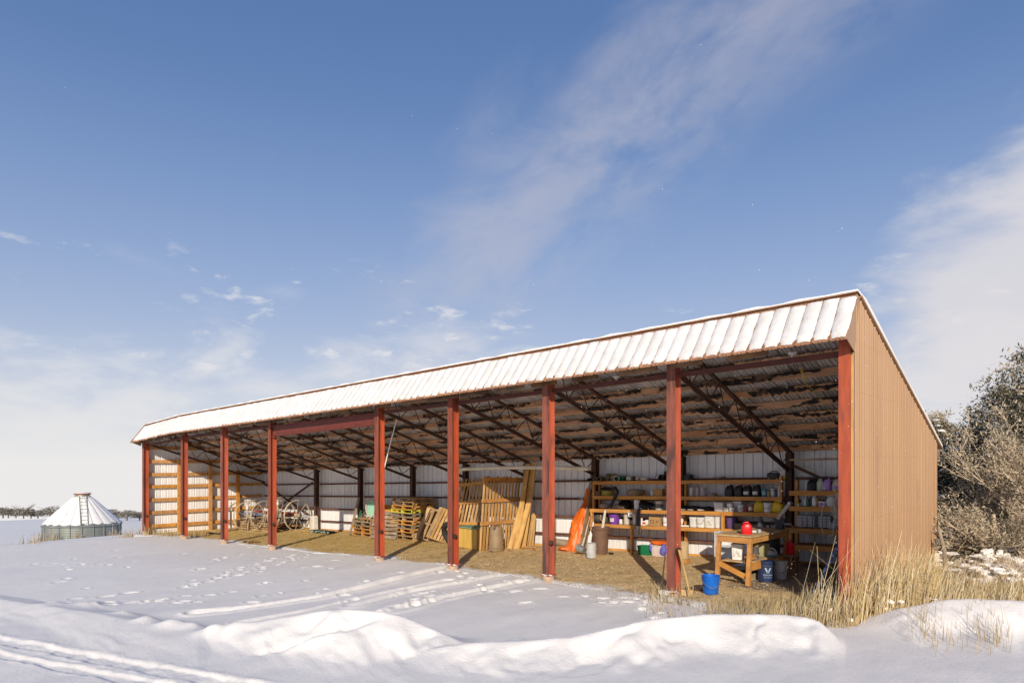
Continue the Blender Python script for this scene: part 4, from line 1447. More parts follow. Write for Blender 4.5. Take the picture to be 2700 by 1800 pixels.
def fuel_can(name, label, loc, w, d, h, mat, cap, rot=0.0, group=None):
    t = thing(name, label, 'fuel can', loc, rot, group)
    MB().loft([(0, w * .47, d * .47), (.012, w * .5, d * .5), (h * .55, w * .5, d * .5), (h * .75, w * .44, d * .47), (h * .84, w * .30, d * .40)], 22, p=4).build('body', mat, t, smooth=True)
    MB().tube([(-w * .33, 0, h * .70), (-w * .22, 0, h * .95), (w * .12, 0, h * .97), (w * .20, 0, h * .82)], w * .075, 8).build('grip', mat, t, smooth=True)
    MB().lathe([(w * .12, 0), (w * .12, h * .13), (0, h * .13)], 12, (w * .28, 0, h * .76), Matrix.Rotation(.5, 3, 'Y')).build('cap', cap, t, smooth=True)
    MB().loft([(h * .2, w * .505, d * .30), (h * .5, w * .505, d * .30)], 16, caps=False).build('side_panel', mat, t, smooth=True)
    return t


fuel_can('yellow_fuel_can', 'yellow diesel can left of the white pail on the third tier', S(uB(915), 2, .15), .22, .16, .25, P_YEL, M_BLACK, .3)
bucket('white_bucket', 'white bucket between two yellow cans on the third tier', 'bucket', S(uB(1010), 2, .12), .095, .20, M_WHITEP, lid=M_WHITEP)
fuel_can('yellow_fuel_can', 'yellow diesel can at the right end of the third tier', S(uB(1120), 2, .15), .26, .17, .25, P_YEL, M_BLACK, -.2)

# ---- fourth tier
t = thing('dark_bag', 'dark grey cloth bag slumped at the left of the lowest tier', 'bag', S(uA(430), 3, .25))
MB().blob((0, 0, .13), (.26, .16, .14), seed=71, amp=.3, flat=-.128).build('cloth', pm('dark_cloth', (.055, .052, .048), (.10, .095, .085), 5, rough=.9), t, smooth=True)
MB().tube([(.08, -.12, .22), (.12, -.2, .12), (.2, -.18, .05)], .015, 6).build('strap', M_TAN, t, smooth=True)
bucket('purple_bucket', 'bright purple bucket with a paper label on the lowest tier', 'bucket', S(uA(578), 3, .16), .145, .25, P_PURPLE, label_mat=P_WORN, ribs=1, hdrop=.25)
can('white_mug', 'white mug beside the purple bucket', 'mug', S(uA(648), 3, .09), .045, .125, P_WORN)
can('tan_canister', 'tan plastic canister left of the shelf leg', 'canister', S(uA(712), 3, .14), .082, .25, P_TANP, top=P_TANP)
can('white_tube', 'tall white tube just right of the shelf leg', 'tube', S(uA(800), 3, .14), .05, .29, M_WHITEP)
can('aerosol', 'white aerosol can with an orange top on the lowest tier', 'can', S(uA(875), 3, .07), .026, .17, M_WHITEP, top=P_ORANGE)
can('grease_tin', 'red and white grease tin on the lowest tier', 'can', S(uA(900), 3, .07), .035, .105, M_WHITEP, band=P_RED)
carton('white_packet', 'small white packet behind the grease tin', S(uA(938), 3, .14), .1, .06, .125, mat=P_WORN)
carton('printed_carton', 'brown cardboard carton with dark printing on the lowest tier', S(uA(1035), 3, .15), .31, .2, .205, print_mat=plast('carton_ink', (.12, .07, .04)))
bucket('stake_bucket', 'white bucket full of white stakes beside the red post', 'bucket', S(uA(1140), 3, .14), .085, .20, M_WHITEP)
t = thing('white_stakes', 'bunch of white plastic stakes standing in a bucket', 'stakes', S(uA(1140), 3, .14))
for k, (dx, dy, l) in enumerate(((-.03, 0, .30), (0, .02, .33), (.03, -.01, .29), (.015, .03, .31))):
    MB().tube([(dx * .5, dy, .03), (dx * 1.5, dy * 1.5, l)], .012, 6).build('stake', M_WHITEP, t)
t = thing('white_pipe_stub', 'short white pipe lying on the lowest tier beside the post', 'pipe', S(uB(105), 3, .06))
MB().tube([(-.1, 0, .02), (.1, .02, .02)], .02, 10).build('tube', M_WHITEP, t, smooth=True)
for q, (xx, w, h, lm) in enumerate(((210, .175, .235, None), (292, .19, .235, None), (388, .25, .31, P_WORN), (485, .17, .31, None))):
    tub('square_pail', ('square white pail, leftmost of four on the lowest tier', 'square white pail with a wire handle, second of four on the lowest tier', 'tall square white pail with a worn label, third of four', 'tall square white pail, rightmost of four on the lowest tier')[q], 'pail', S(uB(xx), 3, .15), w, .2, h, M_WHITEP, group='square white pails on the lowest tier', label_mat=lm, handle=q == 1)
bucket('dull_purple_bucket', 'dull purple bucket in shade right of the square pails', 'bucket', S(uB(618), 3, .16), .14, .25, P_PURPLE2, handle=False, ribs=1)
carton('drab_box', 'drab cardboard box with a white label right of the purple bucket', S(uB(700), 3, .1), .17, .14, .12, mat=pm('drab_card', (.22, .17, .11), (.17, .13, .09), 6, rough=.9))
carton('drab_box', 'smaller pale-labelled cardboard box behind the red can', S(uB(775), 3, .2), .14, .14, .15, mat=pm('drab_card2', (.30, .27, .23), (.2, .17, .13), 6, rough=.9))
bottle('smoke_bottle', 'grey bottle with a black neck behind the workbench', 'bottle', S(uB(928), 3, .1), .055, .30, P_GREYD, M_BLACK, band=P_PAPER)
t = thing('black_coil', 'small black cable coil behind the workbench', 'cable', S(uB(1005), 3, .15))
MB().torus(.06, .022, (0, 0, .075), Matrix.Rotation(R_(80), 3, 'X')).build('loop', M_BLACK, t, smooth=True)
MB().box((.08, 0, .025), (.09, .05, .05)).build('plug', M_BLACK, t)
t = thing('funnel', 'white paper cone left of the square pails', 'funnel', S(uB(75), 3, .25))
MB().lathe([(.02, .04), (.075, .30), (.07, .30), (.015, .04)], 14).build('cone', P_WORN, t, smooth=True)

# ---- corner shelving: jugs and bottles
jug('black_jug', 'large black jug at the left of the corner top shelf', 'jug', S2(uC(283), 0), .22, .15, .27, M_BLACK, M_BLACK, .4)
bottle('pale_green_jug', 'pale green jug beside the black jug in the corner', 'jug', S2(uC(354), 0), .078, .275, P_PALEG, P_DKGREEN)
jug('lilac_jug', 'lilac washer-fluid jug on the corner top shelf', 'jug', S2(uC(412), 0), .165, .12, .26, P_LILAC, P_LILAC)
jug('clear_jug', 'cloudy clear jug with a purple label on the corner top shelf', 'jug', S2(uC(502), 0), .18, .14, .265, P_CLEAR, M_WHITEP, band=P_LILAC)
bottle('blue_label_bottle', 'white bottle with a blue label half behind the last red post', 'bottle', S2(uC(552), 0), .05, .20, P_CLEAR, M_WHITEP, band=plast('label_blue', (.05, .1, .35)))
bottle('yellow_sprayer', 'yellow spray bottle on the second corner shelf', 'bottle', S2(uC(143), 1), .035, .24, P_YEL, M_BLACK, spray=True)
can('dark_tin', 'squat dark tin at the left of the second corner shelf', 'can', S2(uC(95), 1), .05, .09, M_RUBBER)
can('white_vial', 'tiny white vial before the yellow sprayer', 'vial', S2(uC(155), 1, .06), .02, .05, M_WHITEP)
bottle('grey_bottle', 'slim grey bottle on the second corner shelf', 'bottle', S2(uC(193), 1), .026, .20, P_GREY, M_WHITEP)
bottle('white_slim_bottle', 'slim white bottle on the second corner shelf', 'bottle', S2(uC(215), 1), .024, .19, M_WHITEP, M_WHITEP)
bottle('green_bottle', 'dark green bottle on the second corner shelf', 'bottle', S2(uC(236), 1), .035, .21, P_DKGREEN, P_DKGREEN)
bottle('black_bottle', 'black bottle in the middle of the second corner shelf', 'bottle', S2(uC(266), 1), .04, .20, M_BLACK, M_BLACK)
bottle('white_bottle', 'tall white bottle on the second corner shelf', 'bottle', S2(uC(297), 1), .048, .24, M_WHITEP, M_WHITEP)
bottle('amber_bottle', 'amber bottle right of the tall white bottle', 'bottle', S2(uC(322), 1), .04, .22, pm('amber_plastic', (.32, .21, .06), (.24, .15, .05), 6, rough=.4), M_BLACK)
can('pill_tub', 'small white tub with a lilac label, left of a pair', 'tub', S2(uC(353), 1, .1), .042, .095, M_WHITEP, band=P_LILAC, top=M_WHITEP)
can('pill_tub', 'small white tub with a lilac label, right of a pair', 'tub', S2(uC(385), 1, .1), .042, .095, M_WHITEP, band=P_LILAC, top=M_WHITEP)
bottle('dark_green_bottle', 'narrow green bottle behind the hanging rope', 'bottle', S2(uC(410), 1), .03, .20, P_GREEN, P_GREEN)
jug('rope_side_jug', 'white jug partly behind the hanging rope', 'jug', S2(uC(445), 1), .17, .13, .24, M_WHITEP, M_WHITEP)
for q, (xx, w) in enumerate(((250, .44), (385, .34))):
    p = S2(uC(xx), 2, .45)
    t = thing('parts_organiser', ('wide grey drawer organiser on the third corner shelf', 'narrow grey drawer organiser behind the hanging rope')[q], 'organiser', (p[0], p[1] - .1, p[2]))
    MB().box((0, .05, .13), (w, .1, .26)).build('case', P_GREYD, t)
    for i in range(4):
        for j in range(4):
            MB().box((-w / 2 + w * (i + .5) / 4, -.006, .035 + .06 * j), (w / 4 - .014, .014, .05)).build('drawer', P_GREY, t)
can('mauve_tin', 'mauve tin at the left of the third corner shelf', 'can', S2(uC(177), 2), .035, .15, P_MAUVE)
bottle('teal_cap_bottle', 'bottle with a bright teal cap on the third corner shelf', 'bottle', S2(uC(438), 2), .03, .20, P_GREY, P_TEAL)
bottle('pale_blue_bottle', 'pale blue bottle beside the teal-capped bottle', 'bottle', S2(uC(470), 2), .04, .17, plast('pale_blue_plastic', (.38, .45, .58)), M_WHITEP)
t = thing('leather_glove', 'brown work glove lying on the third corner shelf', 'glove', S2(uC(118), 2, .08))
MB().blob((0, 0, .025), (.07, .05, .025), seed=91, flat=-.024).build('palm', pm('glove_leather', (.30, .16, .09), (.2, .1, .06), 8, rough=.8), t, smooth=True)
for k in range(4):
    MB().tube([(.05, -.035 + .022 * k, .018), (.12, -.05 + .028 * k, .012)], [.012, .009], 6).build('finger', pm('glove_leather', (.30, .16, .09)), t, smooth=True)
MB().tube([(0, .04, .018), (.04, .09, .012)], [.013, .009], 6).build('thumb', pm('glove_leather', (.30, .16, .09)), t, smooth=True)

# ================================================================ workbench and what stands round it
BX0, BX1, BY0, BY1, BH = -5.75, -5.12, 11.92, 13.70, .90
bz = fz(-5.4)
bench = thing('workbench', 'long amber timber workbench with a lower shelf near the right end', 'workbench', ((BX0 + BX1) / 2, (BY0 + BY1) / 2, bz))
M_BENCHTOP = pm('worn_bench_top', (.58, .40, .20), (.40, .27, .14), 5, rough=.85, c3=(.15, .11, .08), c3scale=2.4, c3lo=.55, c3hi=.75)
w2, l2 = (BX1 - BX0) / 2, (BY1 - BY0) / 2
MB().box((0, 0, BH - .015), (2 * w2 + .06, 2 * l2 + .06, .03)).build('top', M_BENCHTOP, bench)
for sx in (-1, 1):
    MB().box((sx * (w2 - .01), 0, BH - .09), (.04, 2 * l2, .10)).build('apron', M_SHELF, bench)
    MB().box((sx * (w2 - .03), 0, .33), (.04, 2 * l2, .13)).build('rail', M_SHELF, bench)
    for sy in (-1, 1):
        MB().beam((sx * (w2 - .02) - .035 * (sy < 0), sy * (l2 - .04) - (.02 if sy < 0 else 0), 0), (sx * (w2 - .02), sy * (l2 - .04), BH - .03), .072, .072, up=(0, 1, 0)).build('leg', M_SHELF, bench)
for sy in (-1, 1):
    MB().box((0, sy * (l2 - .005), BH - .09), (2 * w2 - .06, .04, .10)).build('apron', M_SHELF, bench)
MB().beam((-w2 + .03, -l2 + .0, .36), (w2 - .1, -l2 - .02, .17), .035, .09).build('end_rail', M_SHELF, bench)
MB().box((0, .02, .405), (2 * w2 - .1, 2 * l2 - .1, .022)).build('lower_shelf', M_BENCHTOP, bench)
topz = bz + BH


def onbench(x, y, low=False):
    return (x, y, bz + (.418 if low else BH))


fuel_can('red_fuel_can', 'bright red fuel can on the front end of the workbench', onbench(-5.32, 12.22), .19, .16, .225, P_RED, M_BLACK, .5)
t = thing('small_white_part', 'small white plastic parts on the workbench behind the red can', 'parts', onbench(-5.36, 12.62))
MB().loft([(0, .05, .035), (.035, .05, .035)], 12).build('tray', M_WHITEP, t, smooth=True)
MB().lathe([(.03, 0), (.03, .06), (0, .06)], 12, (.10, .03, 0)).build('pot', plast('pale_blue_plastic', (.38, .45, .58)), t, smooth=True)
t = thing('bench_vise', 'black bench vise with a steel pipe slanting from it', 'vise', onbench(-5.22, 13.55))
MB().box((0, 0, .03), (.14, .14, .06)).build('base', M_BLACK, t)
MB().loft([(.06, .07, .06), (.14, .10, .05), (.20, .12, .04), (.22, .12, .04)], 14).build('jaw', M_BLACK, t, smooth=True)
MB().tube([(.1, -.02, .11), (.24, -.04, .11)], .02, 8).build('screw', M_STEEL, t, smooth=True)
t = thing('leaning_pipe', 'pale steel pipe slanting up from the bench vise', 'pipe', onbench(-5.22, 13.50))
MB().tube([(-.03, 0, .20), (.16, .12, .50)], .04, 12).build('tube', pm('pale_steel_pipe', (.55, .50, .43), (.42, .38, .32), 9, rough=.5), t, smooth=True)
MB().lathe([(.05, 0), (.05, .05), (.035, .05), (.035, 0)], 12, (.16, .12, .49), Matrix.Rotation(.4, 3, 'Y')).build('collar', M_STEEL, t, smooth=True)
tub('bench_white_pail', 'square white pail in sun on the lower shelf of the workbench', 'pail', onbench(-5.50, 12.25, True), .23, .22, .29, M_WHITEP, label_mat=P_WORN, rot=.3)
can('dark_tin_low', 'dark tin with a pale lid behind the white pail on the bench shelf', 'can', onbench(-5.28, 12.5, True), .07, .24, P_GREYD, top=M_CARD)
t = thing('hand_tools', 'heap of rusty hand tools on the lower bench shelf', 'tools', onbench(-5.25, 12.28, True))
rq = random.Random(9)
for k in range(9):
    a = rq.uniform(-.5, .5)
    c = Vector((rq.uniform(-.06, .06), rq.uniform(-.2, .3), .015 + .012 * k))
    d = Vector((math.sin(a) * .4, math.cos(a), .1)) * rq.uniform(.12, .24)
    MB().tube([c - d, c + d], rq.uniform(.010, .016), 6).build('tool', (M_DARKWOOD, M_SHELF, M_RUST)[k % 3], t)
carton('green_case', 'olive green square case on the lower bench shelf', onbench(-5.36, 13.0, True), .27, .16, .24, mat=pm('olive_case', (.30, .28, .14), (.24, .22, .11), 5, rough=.6), rot=.5)
t = thing('sander', 'pale grey electric sander with a teal base on the bench shelf', 'sander', onbench(-5.18, 13.05, True), .9)
MB().loft([(0, .13, .05), (.03, .13, .05)], 16, p=4).build('base', P_TEAL, t, smooth=True)
MB().loft([(.031, .10, .045), (.08, .09, .04), (.11, .04, .035, -.05, 0)], 16, p=3).build('body', P_CLEAR, t, smooth=True)
MB().tube([(-.07, 0, .10), (-.02, 0, .16), (.06, 0, .12), (.10, 0, .06)], .018, 8).build('grip', P_CLEAR, t, smooth=True)
t = thing('black_sheet_bundle', 'black plastic sheet bundled under the far half of the workbench', 'bundle', onbench(-5.42, 13.35, True))
MB().loft([(0, .24, .16), (.15, .26, .20), (.36, .24, .20), (.42, .20, .15)], 18, p=3).build('sheet', M_BLACK, t, smooth=True)
fuel_can('red_fuel_can', 'red fuel can in shade behind the far bench leg', (-5.02, 13.55, bz + .42), .15, .13, .27, P_RED, M_BLACK, 1.2)
t = thing('can_shelf', 'small timber ledge behind the workbench carrying a red can', 'ledge', (-5.0, 13.55, bz))
MB().box((0, 0, .40), (.2, .22, .03)).build('board', M_DARKWOOD, t)
for sx in (-.08, .08):
    MB().box((sx, .08, .19), (.04, .04, .38)).build('leg', M_DARKWOOD, t)
# blue pail with printed mark
pl = bucket('navy_pail', 'dark navy motor-oil pail with a pale V mark under the workbench', 'pail', (-5.10, 12.55, fz(-5.1) + .01), .150, .37, P_NAVY, taper=.9, lid=P_NAVY, ribs=3, rot=R_(38), hdrop=.1)
M_MARK = plast('pale_blue_print', (.40, .50, .62))


def bent(pts, z0, r=.1455):
    """flat print wrapped on the pail: (across, up) polygons"""
    out = []
    for a, z in pts:
        t_ = -math.pi / 2 + a / r
        rr = .135 + (.150 - .135) * (z0 + z) / .37 + .0022
        out.append((rr * math.cos(t_), rr * math.sin(t_), z0 + z))
    return out


mk = MB()
for poly in ([(-.062, .09), (-.030, .09), (-.004, .03), (-.010, .012), (-.022, .012)], [(.062, .09), (.030, .09), (.012, .045), (.004, .012), (.022, .012)], [(-.028, .004), (.028, .004), (.028, -.002), (-.028, -.002)]):
    mk.add(bent(poly, .17), [tuple(range(len(poly)))])
mk.build('mark', M_MARK, pl)


def lettering(text, size, mat, parent, z0, r, name='lettering', name_depth=.0):
    cu = bpy.data.curves.new(name, 'FONT')
    cu.body = text
    cu.size = size
    cu.align_x = 'CENTER'
    cu.shear = .15
    tmp = bpy.data.objects.new(name + '_tmp', cu)
    COL.objects.link(tmp)
    bpy.context.view_layer.update()
    me = bpy.data.meshes.new_from_object(tmp)
    bpy.data.objects.remove(tmp)
    for v in me.vertices:
        a, z = v.co.x, v.co.y
        t_ = -math.pi / 2 + a / r
        rr = .135 + .015 * (z0 + z) / .37 + .0022
        v.co = (rr * math.cos(t_), rr * math.sin(t_), z0 + z)
    me.materials.clear(); me.materials.append(mat)
    return link(name, me, parent)


lettering('Valvoline', .052, M_MARK, pl, .115, .1455)
lettering('800 7 GREASE', .026, M_MARK, pl, .075, .1455)
bucket('white_floor_pail', 'plain white pail right behind the navy pail', 'pail', (-4.98, 12.95, fz(-5) + .01), .13, .33, P_CLEAR, lid=P_CLEAR, rot=.4)
t = thing('drain_pan', 'round drain pan and black tub in the shade under the bench', 'pan', (-5.45, 12.75, fz(-5.4) + .006))
MB().lathe([(0, 0), (.20, 0), (.23, .13), (.22, .13), (.19, .015), (0, .015)], 24).build('pan', pm('dull_tan_pan', (.30, .24, .15), (.22, .17, .1), 6, rough=.6), t, smooth=True)
MB().lathe([(0, .05), (.15, .06), (.16, .22), (.15, .22), (.13, .08), (0, .07)], 20, (.05, .08, 0)).build('tub', M_BLACK, t, smooth=True)
# white open cabinet behind the bench
t = thing('white_cabinet', 'open white metal cabinet standing behind the workbench', 'cabinet', (xat(1940, 14.35), 14.35, fz(-6.5)))
for (cx, cz, sx, sz) in ((-.42, .36, .02, .72), (.42, .36, .02, .72), (0, .70, .82, .02), (0, .40, .82, .02), (0, .03, .82, .03)):
    MB().box((cx, 0, cz), (sx, .3, sz)).build('panel', plast('white_enamel', (.66, .67, .68), .35), t)
MB().box((0, .14, .36), (.82, .01, .64)).build('back_panel', plast('white_enamel', (.66, .67, .68), .35), t)

# blue bucket at the shed mouth
bp_ = G(1874, 1564)
bucket('blue_bucket', 'bright blue bucket with a hanging wire handle at the shed mouth', 'bucket', bp_, .150, .305, P_BLUE, taper=.82, ribs=1, rot=.65, hdrop=.55)
# pick leaning on the post
t = thing('pickaxe', 'pickaxe with a pale wooden handle leaning on the red post', 'pickaxe', (-5.62, 10.24, fz(-5.6)))
MB().tube([(0, 0, .78), (.12, -.02, .42), (.24, -.05, .02)], [.022, .018, .015], 8).build('handle', M_PLANK, t, smooth=True)
MB().tube([(-.09, .05, .70), (-.03, .01, .79), (0, 0, .80), (.05, -.02, .795)], [.012, .024, .028, .014], 8).build('head', M_RUST, t, smooth=True)
# rusty bar and lath tied along the post
t = thing('rusty_bar', 'bent rusty bar standing against the front of the red post', 'bar', (-5.86, 10.16, fz(-5.8)))
MB().tube([(-.03, -.02, 0), (.0, -.02, .35), (.015, .02, .66), (.01, .03, .74)], .012, 6).build('bar', M_RUST, t, smooth=True)
for q, (u, v, s) in enumerate(((1752, 1573, .075), (1768, 1585, .05))):
    p = onfloor(u, v)
    t = thing('stone', ('larger pale broken concrete lump at the foot of the red post', 'smaller pale concrete lump in front of the larger one')[q], 'stone', (p.x, p.y, p.z - .02))
    MB().blob((0, 0, s * .8), (s * 1.3, s, s), seed=200 + q, amp=.45, n=9, k=6).build('stone', pm('pale_concrete', (.62, .58, .52)), t)
t = thing('wood_block', 'short timber block lying beside the red post', 'block', G(1812, 1570))
MB().box((0, 0, .05), (.2, .1, .1), Rz(.4)).build('block', M_PLANK, t)
t = thing('rusty_rods', 'rusty rods lying on the gravel left of the blue bucket', 'rods', G(1835, 1556))
for k in range(3):
    MB().tube([(-.2, .04 * k, .02), (.22, .03 * k - .05, .03)], .012, 6).build('rod', M_RUST, t)
# standing cardboard drum by the post
t = thing('cardboard_drum', 'brown cardboard drum standing on blocks right of the red post', 'drum', G(1804, 1484))
MB().lathe([(0, .10), (.10, .10), (.10, .48), (.09, .48), (.09, .14), (0, .14)], 20).build('drum', pm('stained_drum', (.50, .36, .20), (.36, .25, .13), 4, rough=.85), t, smooth=True)
MB().box((0, 0, .05), (.22, .18, .10)).build('block', M_SHELF, t)

# blue pole leaning in the corner
a, b = onfloor(2140, 1566), at(2228, 1410, 12.4)
t = thing('blue_pole', 'blue and white chipped steel pole leaning inside the last red post', 'pole', a)
MB().tube([(0, 0, 0), tuple(b - a)], .028, 12).build('tube', pm('chipped_blue_paint', (.07, .14, .34), (.62, .64, .66), 12, .48, .56, rough=.5), t, smooth=True)
# hank of rope
rp = at(2208, 1300, 13.6)
t = thing('rope_hank', 'hank of pale rope hanging in the corner with one long loop', 'rope', (rp.x, rp.y, rp.z))
rq = random.Random(3)
for k in range(11):
    w_ = rq.uniform(.03, .10); l_ = rq.uniform(.45, .80); x_ = rq.uniform(-.05, .06)
    pts = [(x_ * .3, 0, 0)] + [(x_ + math.cos(math.pi * j / 8) * -w_, rq.uniform(-.02, .02), -l_ * (.35 + .65 * math.sin(math.pi * j / 8))) for j in range(9)] + [(x_ * .3 + .01, 0, 0)]
    MB().tube(pts, .006, 5).build('strand', M_ROPE, t, smooth=True)
pts = [(-.02, 0, 0), (-.16, 0, -.06), (-.27, 0, -.3), (-.30, 0, -.6), (-.25, 0, -.80), (-.17, 0, -.85), (-.09, 0, -.78), (-.03, 0, -.5), (0, 0, -.2), (0, 0, 0)]
MB().tube(pts, .0075, 6).build('loop', M_ROPE, t, smooth=True)
# timber board slung under the roof
a, b = at(2085, 1212, 13.5), at(2245, 1208, 13.5)
t = thing('hanging_board', 'pale timber board slung flat under the roof in the last bay', 'board', a)
MB().beam((0, 0, 0), tuple(b - a), .14, .04).build('board', M_GREYWOOD, t)
for f in (.15, .8):
    MB().tube([tuple((b - a) * f), tuple((b - a) * f + Vector((0, 0, .55)))], .004, 4).build('hanger', M_WIRE, t)

# long cream pipe across the trusses
a, b = at(1190, 1238, 13.7), at(1553, 1235, 13.7)
t = thing('cream_pipe', 'long cream plastic pipe lying across the trusses', 'pipe', a)
d = b - a
MB().tube([tuple(d * f + Vector((0, 0, .05 * math.sin(math.pi * f)))) for f in (0, .2, .4, .6, .8, 1)], .052, 14).build('tube', M_CREAM, t, smooth=True)
# white pole hanging from a truss
a, b = at(1048, 1098, 11.5), at(1012, 1240, 11.5)
t = thing('white_pole', 'slim white pole hanging aslant from a truss beside the fifth red post', 'pole', a)
MB().tube([(0, 0, 0), tuple((b - a) * .5 + Vector((-.02, 0, 0))), tuple(b - a)], .016, 8).build('pole', M_WHITEP, t, smooth=True)
MB().tube([(0, 0, 0), (.06, 0, -.1), (.09, 0, -.28)], .008, 5).build('cord', plast('yellow_cord', (.5, .4, .05)), t, smooth=True)
# lamp holders and cable under the roof
for q, (u, v, Y) in enumerate(((2089, 982, 11.3), (1625, 1040, 11.3))):
    p = at(u, v, Y)
    t = thing('lamp_holder', ('white ceramic lamp holder under the roof of the last bay', 'white ceramic lamp holder with a bulb under the roof beside the seventh post')[q], 'lamp', (p.x, p.y, zx(p.x, roof_h(Y) - .20)))
    MB().lathe([(.06, .04), (.075, .02), (.05, -.02), (0, -.025)], 16).build('base', plast('ceramic', (.8, .79, .76), .3), t, smooth=True)
    MB().lathe([(.02, -.02), (.03, -.07), (.042, -.11), (.03, -.15), (0, -.16)], 14).build('bulb', plast('frosted_bulb', (.72, .70, .64), .3), t, smooth=True)
cab = [at(2113, 970, 11.2), at(2125, 1010, 11.6), at(2155, 1040, 12.2), at(2190, 1085, 13.0), at(2225, 1125, 13.8), at(2236, 1150, 14.2)]
t = thing('yellow_cable', 'slack yellow cable hanging under the roof beside the last post', 'cable', cab[0])
MB().tube([tuple(p - cab[0]) for p in cab], .007, 5).build('cable', plast('yellow_cord', (.5, .4, .05)), t, smooth=True)
MB().tube([tuple(p - cab[0] + Vector((-.03 + .01 * i, 0, .02))) for i, p in enumerate(cab[:3])], .006, 5).build('second_strand', plast('yellow_cord', (.5, .4, .05)), t, smooth=True)

# ================================================================ left of the shelving
# orange tarpaulin rolled round a pole
p0 = onfloor(1510, 1452)
top = at(1553, 1288, 15.2)
t = thing('orange_tarp', 'bright orange tarpaulin bundled round a pole leaning on the wall', 'tarp', p0)
mb = MB()
dv_ = top - p0
rad = [.16, .19, .20, .225, .23, .20, .13, .085, .07, .06]
off = [0, .01, .0, -.02, -.02, 0, .02, .02, .01, 0]
n = 26
for j in range(len(rad)):
    f = j / (len(rad) - 1)
    c = dv_ * f
    for k in range(n):
        a = 2 * math.pi * k / n
        w_ = 1 + .17 * math.sin(5 * a + 1.5 * j) + .10 * math.sin(9 * a - 2.2 * j)
        mb.v.append(tuple(c + Vector((off[j] + rad[j] * w_ * math.cos(a), rad[j] * .8 * w_ * math.sin(a), .02 * math.sin(3 * a + j)))))
for j in range(len(rad) - 1):
    for k in range(n):
        k2 = (k + 1) % n
        mb.f.append((j * n + k, j * n + k2, (j + 1) * n + k2, (j + 1) * n + k)); mb.m.append(0)
M_TARP = pm('orange_tarp', (.78, .17, .014), (.66, .12, .012), 4, rough=.42, bump=.5, bscale=11)
mb.build('sheet', M_TARP, t, smooth=True)
MB().blob((-.17, -.06, .06), (.26, .17, .075), seed=301, amp=.4, flat=-.058).build('skirt', M_TARP, t, smooth=True)
MB().tube([tuple(dv_ * .95), tuple(dv_ * 1.22)], .03, 8).build('pole', M_GREYWOOD, t, smooth=True)
# bundle of laths and pipes beside it
p0 = onfloor(1532, 1456)
t = thing('lath_bundle', 'bundle of grey laths and pipes leaning between tarpaulin and shelving', 'laths', p0)
for k in range(7):
    e = at(1558 - 3 * k + 6 * (k % 2), 1290 + 22 * k, 15.1)
    MB().beam((.03 * k - .06, -.02 * k, 0), tuple(e - p0), .03, .05, up=(0, 1, 0)).build('lath', (M_GREYWOOD, M_DARKWOOD, M_GREYWOOD, P_WORN)[k % 4], t)
e = at(1565, 1205, 15.25)
p0 = onfloor(1545, 1448)
t = thing('leaning_board', 'tall grey board leaning up to the roof at the end of the shelving', 'board', p0)
MB().beam((0, 0, 0), tuple(e - p0), .10, .03, up=(0, 1, 0)).build('board', M_GREYWOOD, t)
# bins
t = thing('brown_bin', 'dark brown lidless dustbin in front of the shelving', 'dustbin', G(1584, 1460))
MB().lathe([(0, 0), (.175, 0), (.215, .62), (.235, .63), (.235, .68), (.20, .68), (.17, .03), (0, .03)], 26).build('body', P_BROWN, t, smooth=True)
MB().torus(.225, .018, (0, 0, .675), n=30).build('rim', P_BROWN, t, smooth=True)
for s in (-1, 1):
    MB().box((s * .235, 0, .55), (.03, .10, .03)).build('grip', P_BROWN, t)
MB().tube([(-.02, 0, .1), (.0, .05, .55), (.06, .12, 1.12)], [.05, .045, .03], 10).build('stick', pm('pale_stick', (.62, .56, .46), (.5, .44, .35), 6, rough=.8), t, smooth=True)
can('grey_drum', 'pale grey metal bucket standing before the brown dustbin', 'bucket', G(1559, 1470), .125, .36, pm('pale_grey_metal', (.52, .52, .53), (.42, .42, .43), 5, rough=.5))
t = thing('tin_bucket', 'galvanised tin bucket tipped on its side beside the grey bucket', 'bucket', G(1536, 1462))
MB().lathe([(0, 0), (.085, 0), (.11, .22), (.10, .22), (.08, .01), (0, .01)], 18, (.06, 0, .11), Matrix.Rotation(R_(-75), 3, 'Y')).build('body', M_GALV, t, smooth=True)
t = thing('white_pvc_bundle', 'white plastic pipes standing behind the grey bucket', 'pipes', G(1548, 1458))
for k in range(4):
    MB().tube([(-.03 + .03 * k, 0, 0), (-.02 + .045 * k, .12, .45 + .12 * k)], .017, 8).build('pipe', M_WHITEP, t, smooth=True)
# hanging belt between the tiers
p = at(1682, 1345, SH_LO - .06)
t = thing('black_belt', 'broad black rubber belt hanging over the third shelf with a steel end', 'belt', p)
mb = MB()
pts = [(.22, .12, .06), (.10, .05, .06), (.02, .01, .02), (0, 0, -.1), (0, 0, -.4)]
for i, q in enumerate(pts):
    mb.v += [(q[0] - .05, q[1], q[2]), (q[0] + .05, q[1], q[2]), (q[0] + .05, q[1] + .012, q[2] - .012), (q[0] - .05, q[1] + .012, q[2] - .012)]
for i in range(len(pts) - 1):
    for k in range(4):
        mb.f.append((4 * i + k, 4 * i + (k + 1) % 4, 4 * i + 4 + (k + 1) % 4, 4 * i + 4 + k)); mb.m.append(0)
mb.build('belt', M_BLACK, t)
MB().tube([(0, 0, -.40), (0, 0, -.62)], .042, 14).build('steel_end', M_GALV, t, smooth=True)
MB().tube([(0, 0, -.39), (0, 0, -.42)], .05, 14).build('clamp', M_STEEL, t, smooth=True)
p = at(1627, 1300, SH_UP - .05)
t = thing('black_strap_hose', 'black hose with a steel nozzle slung over the second shelf', 'hose', p)
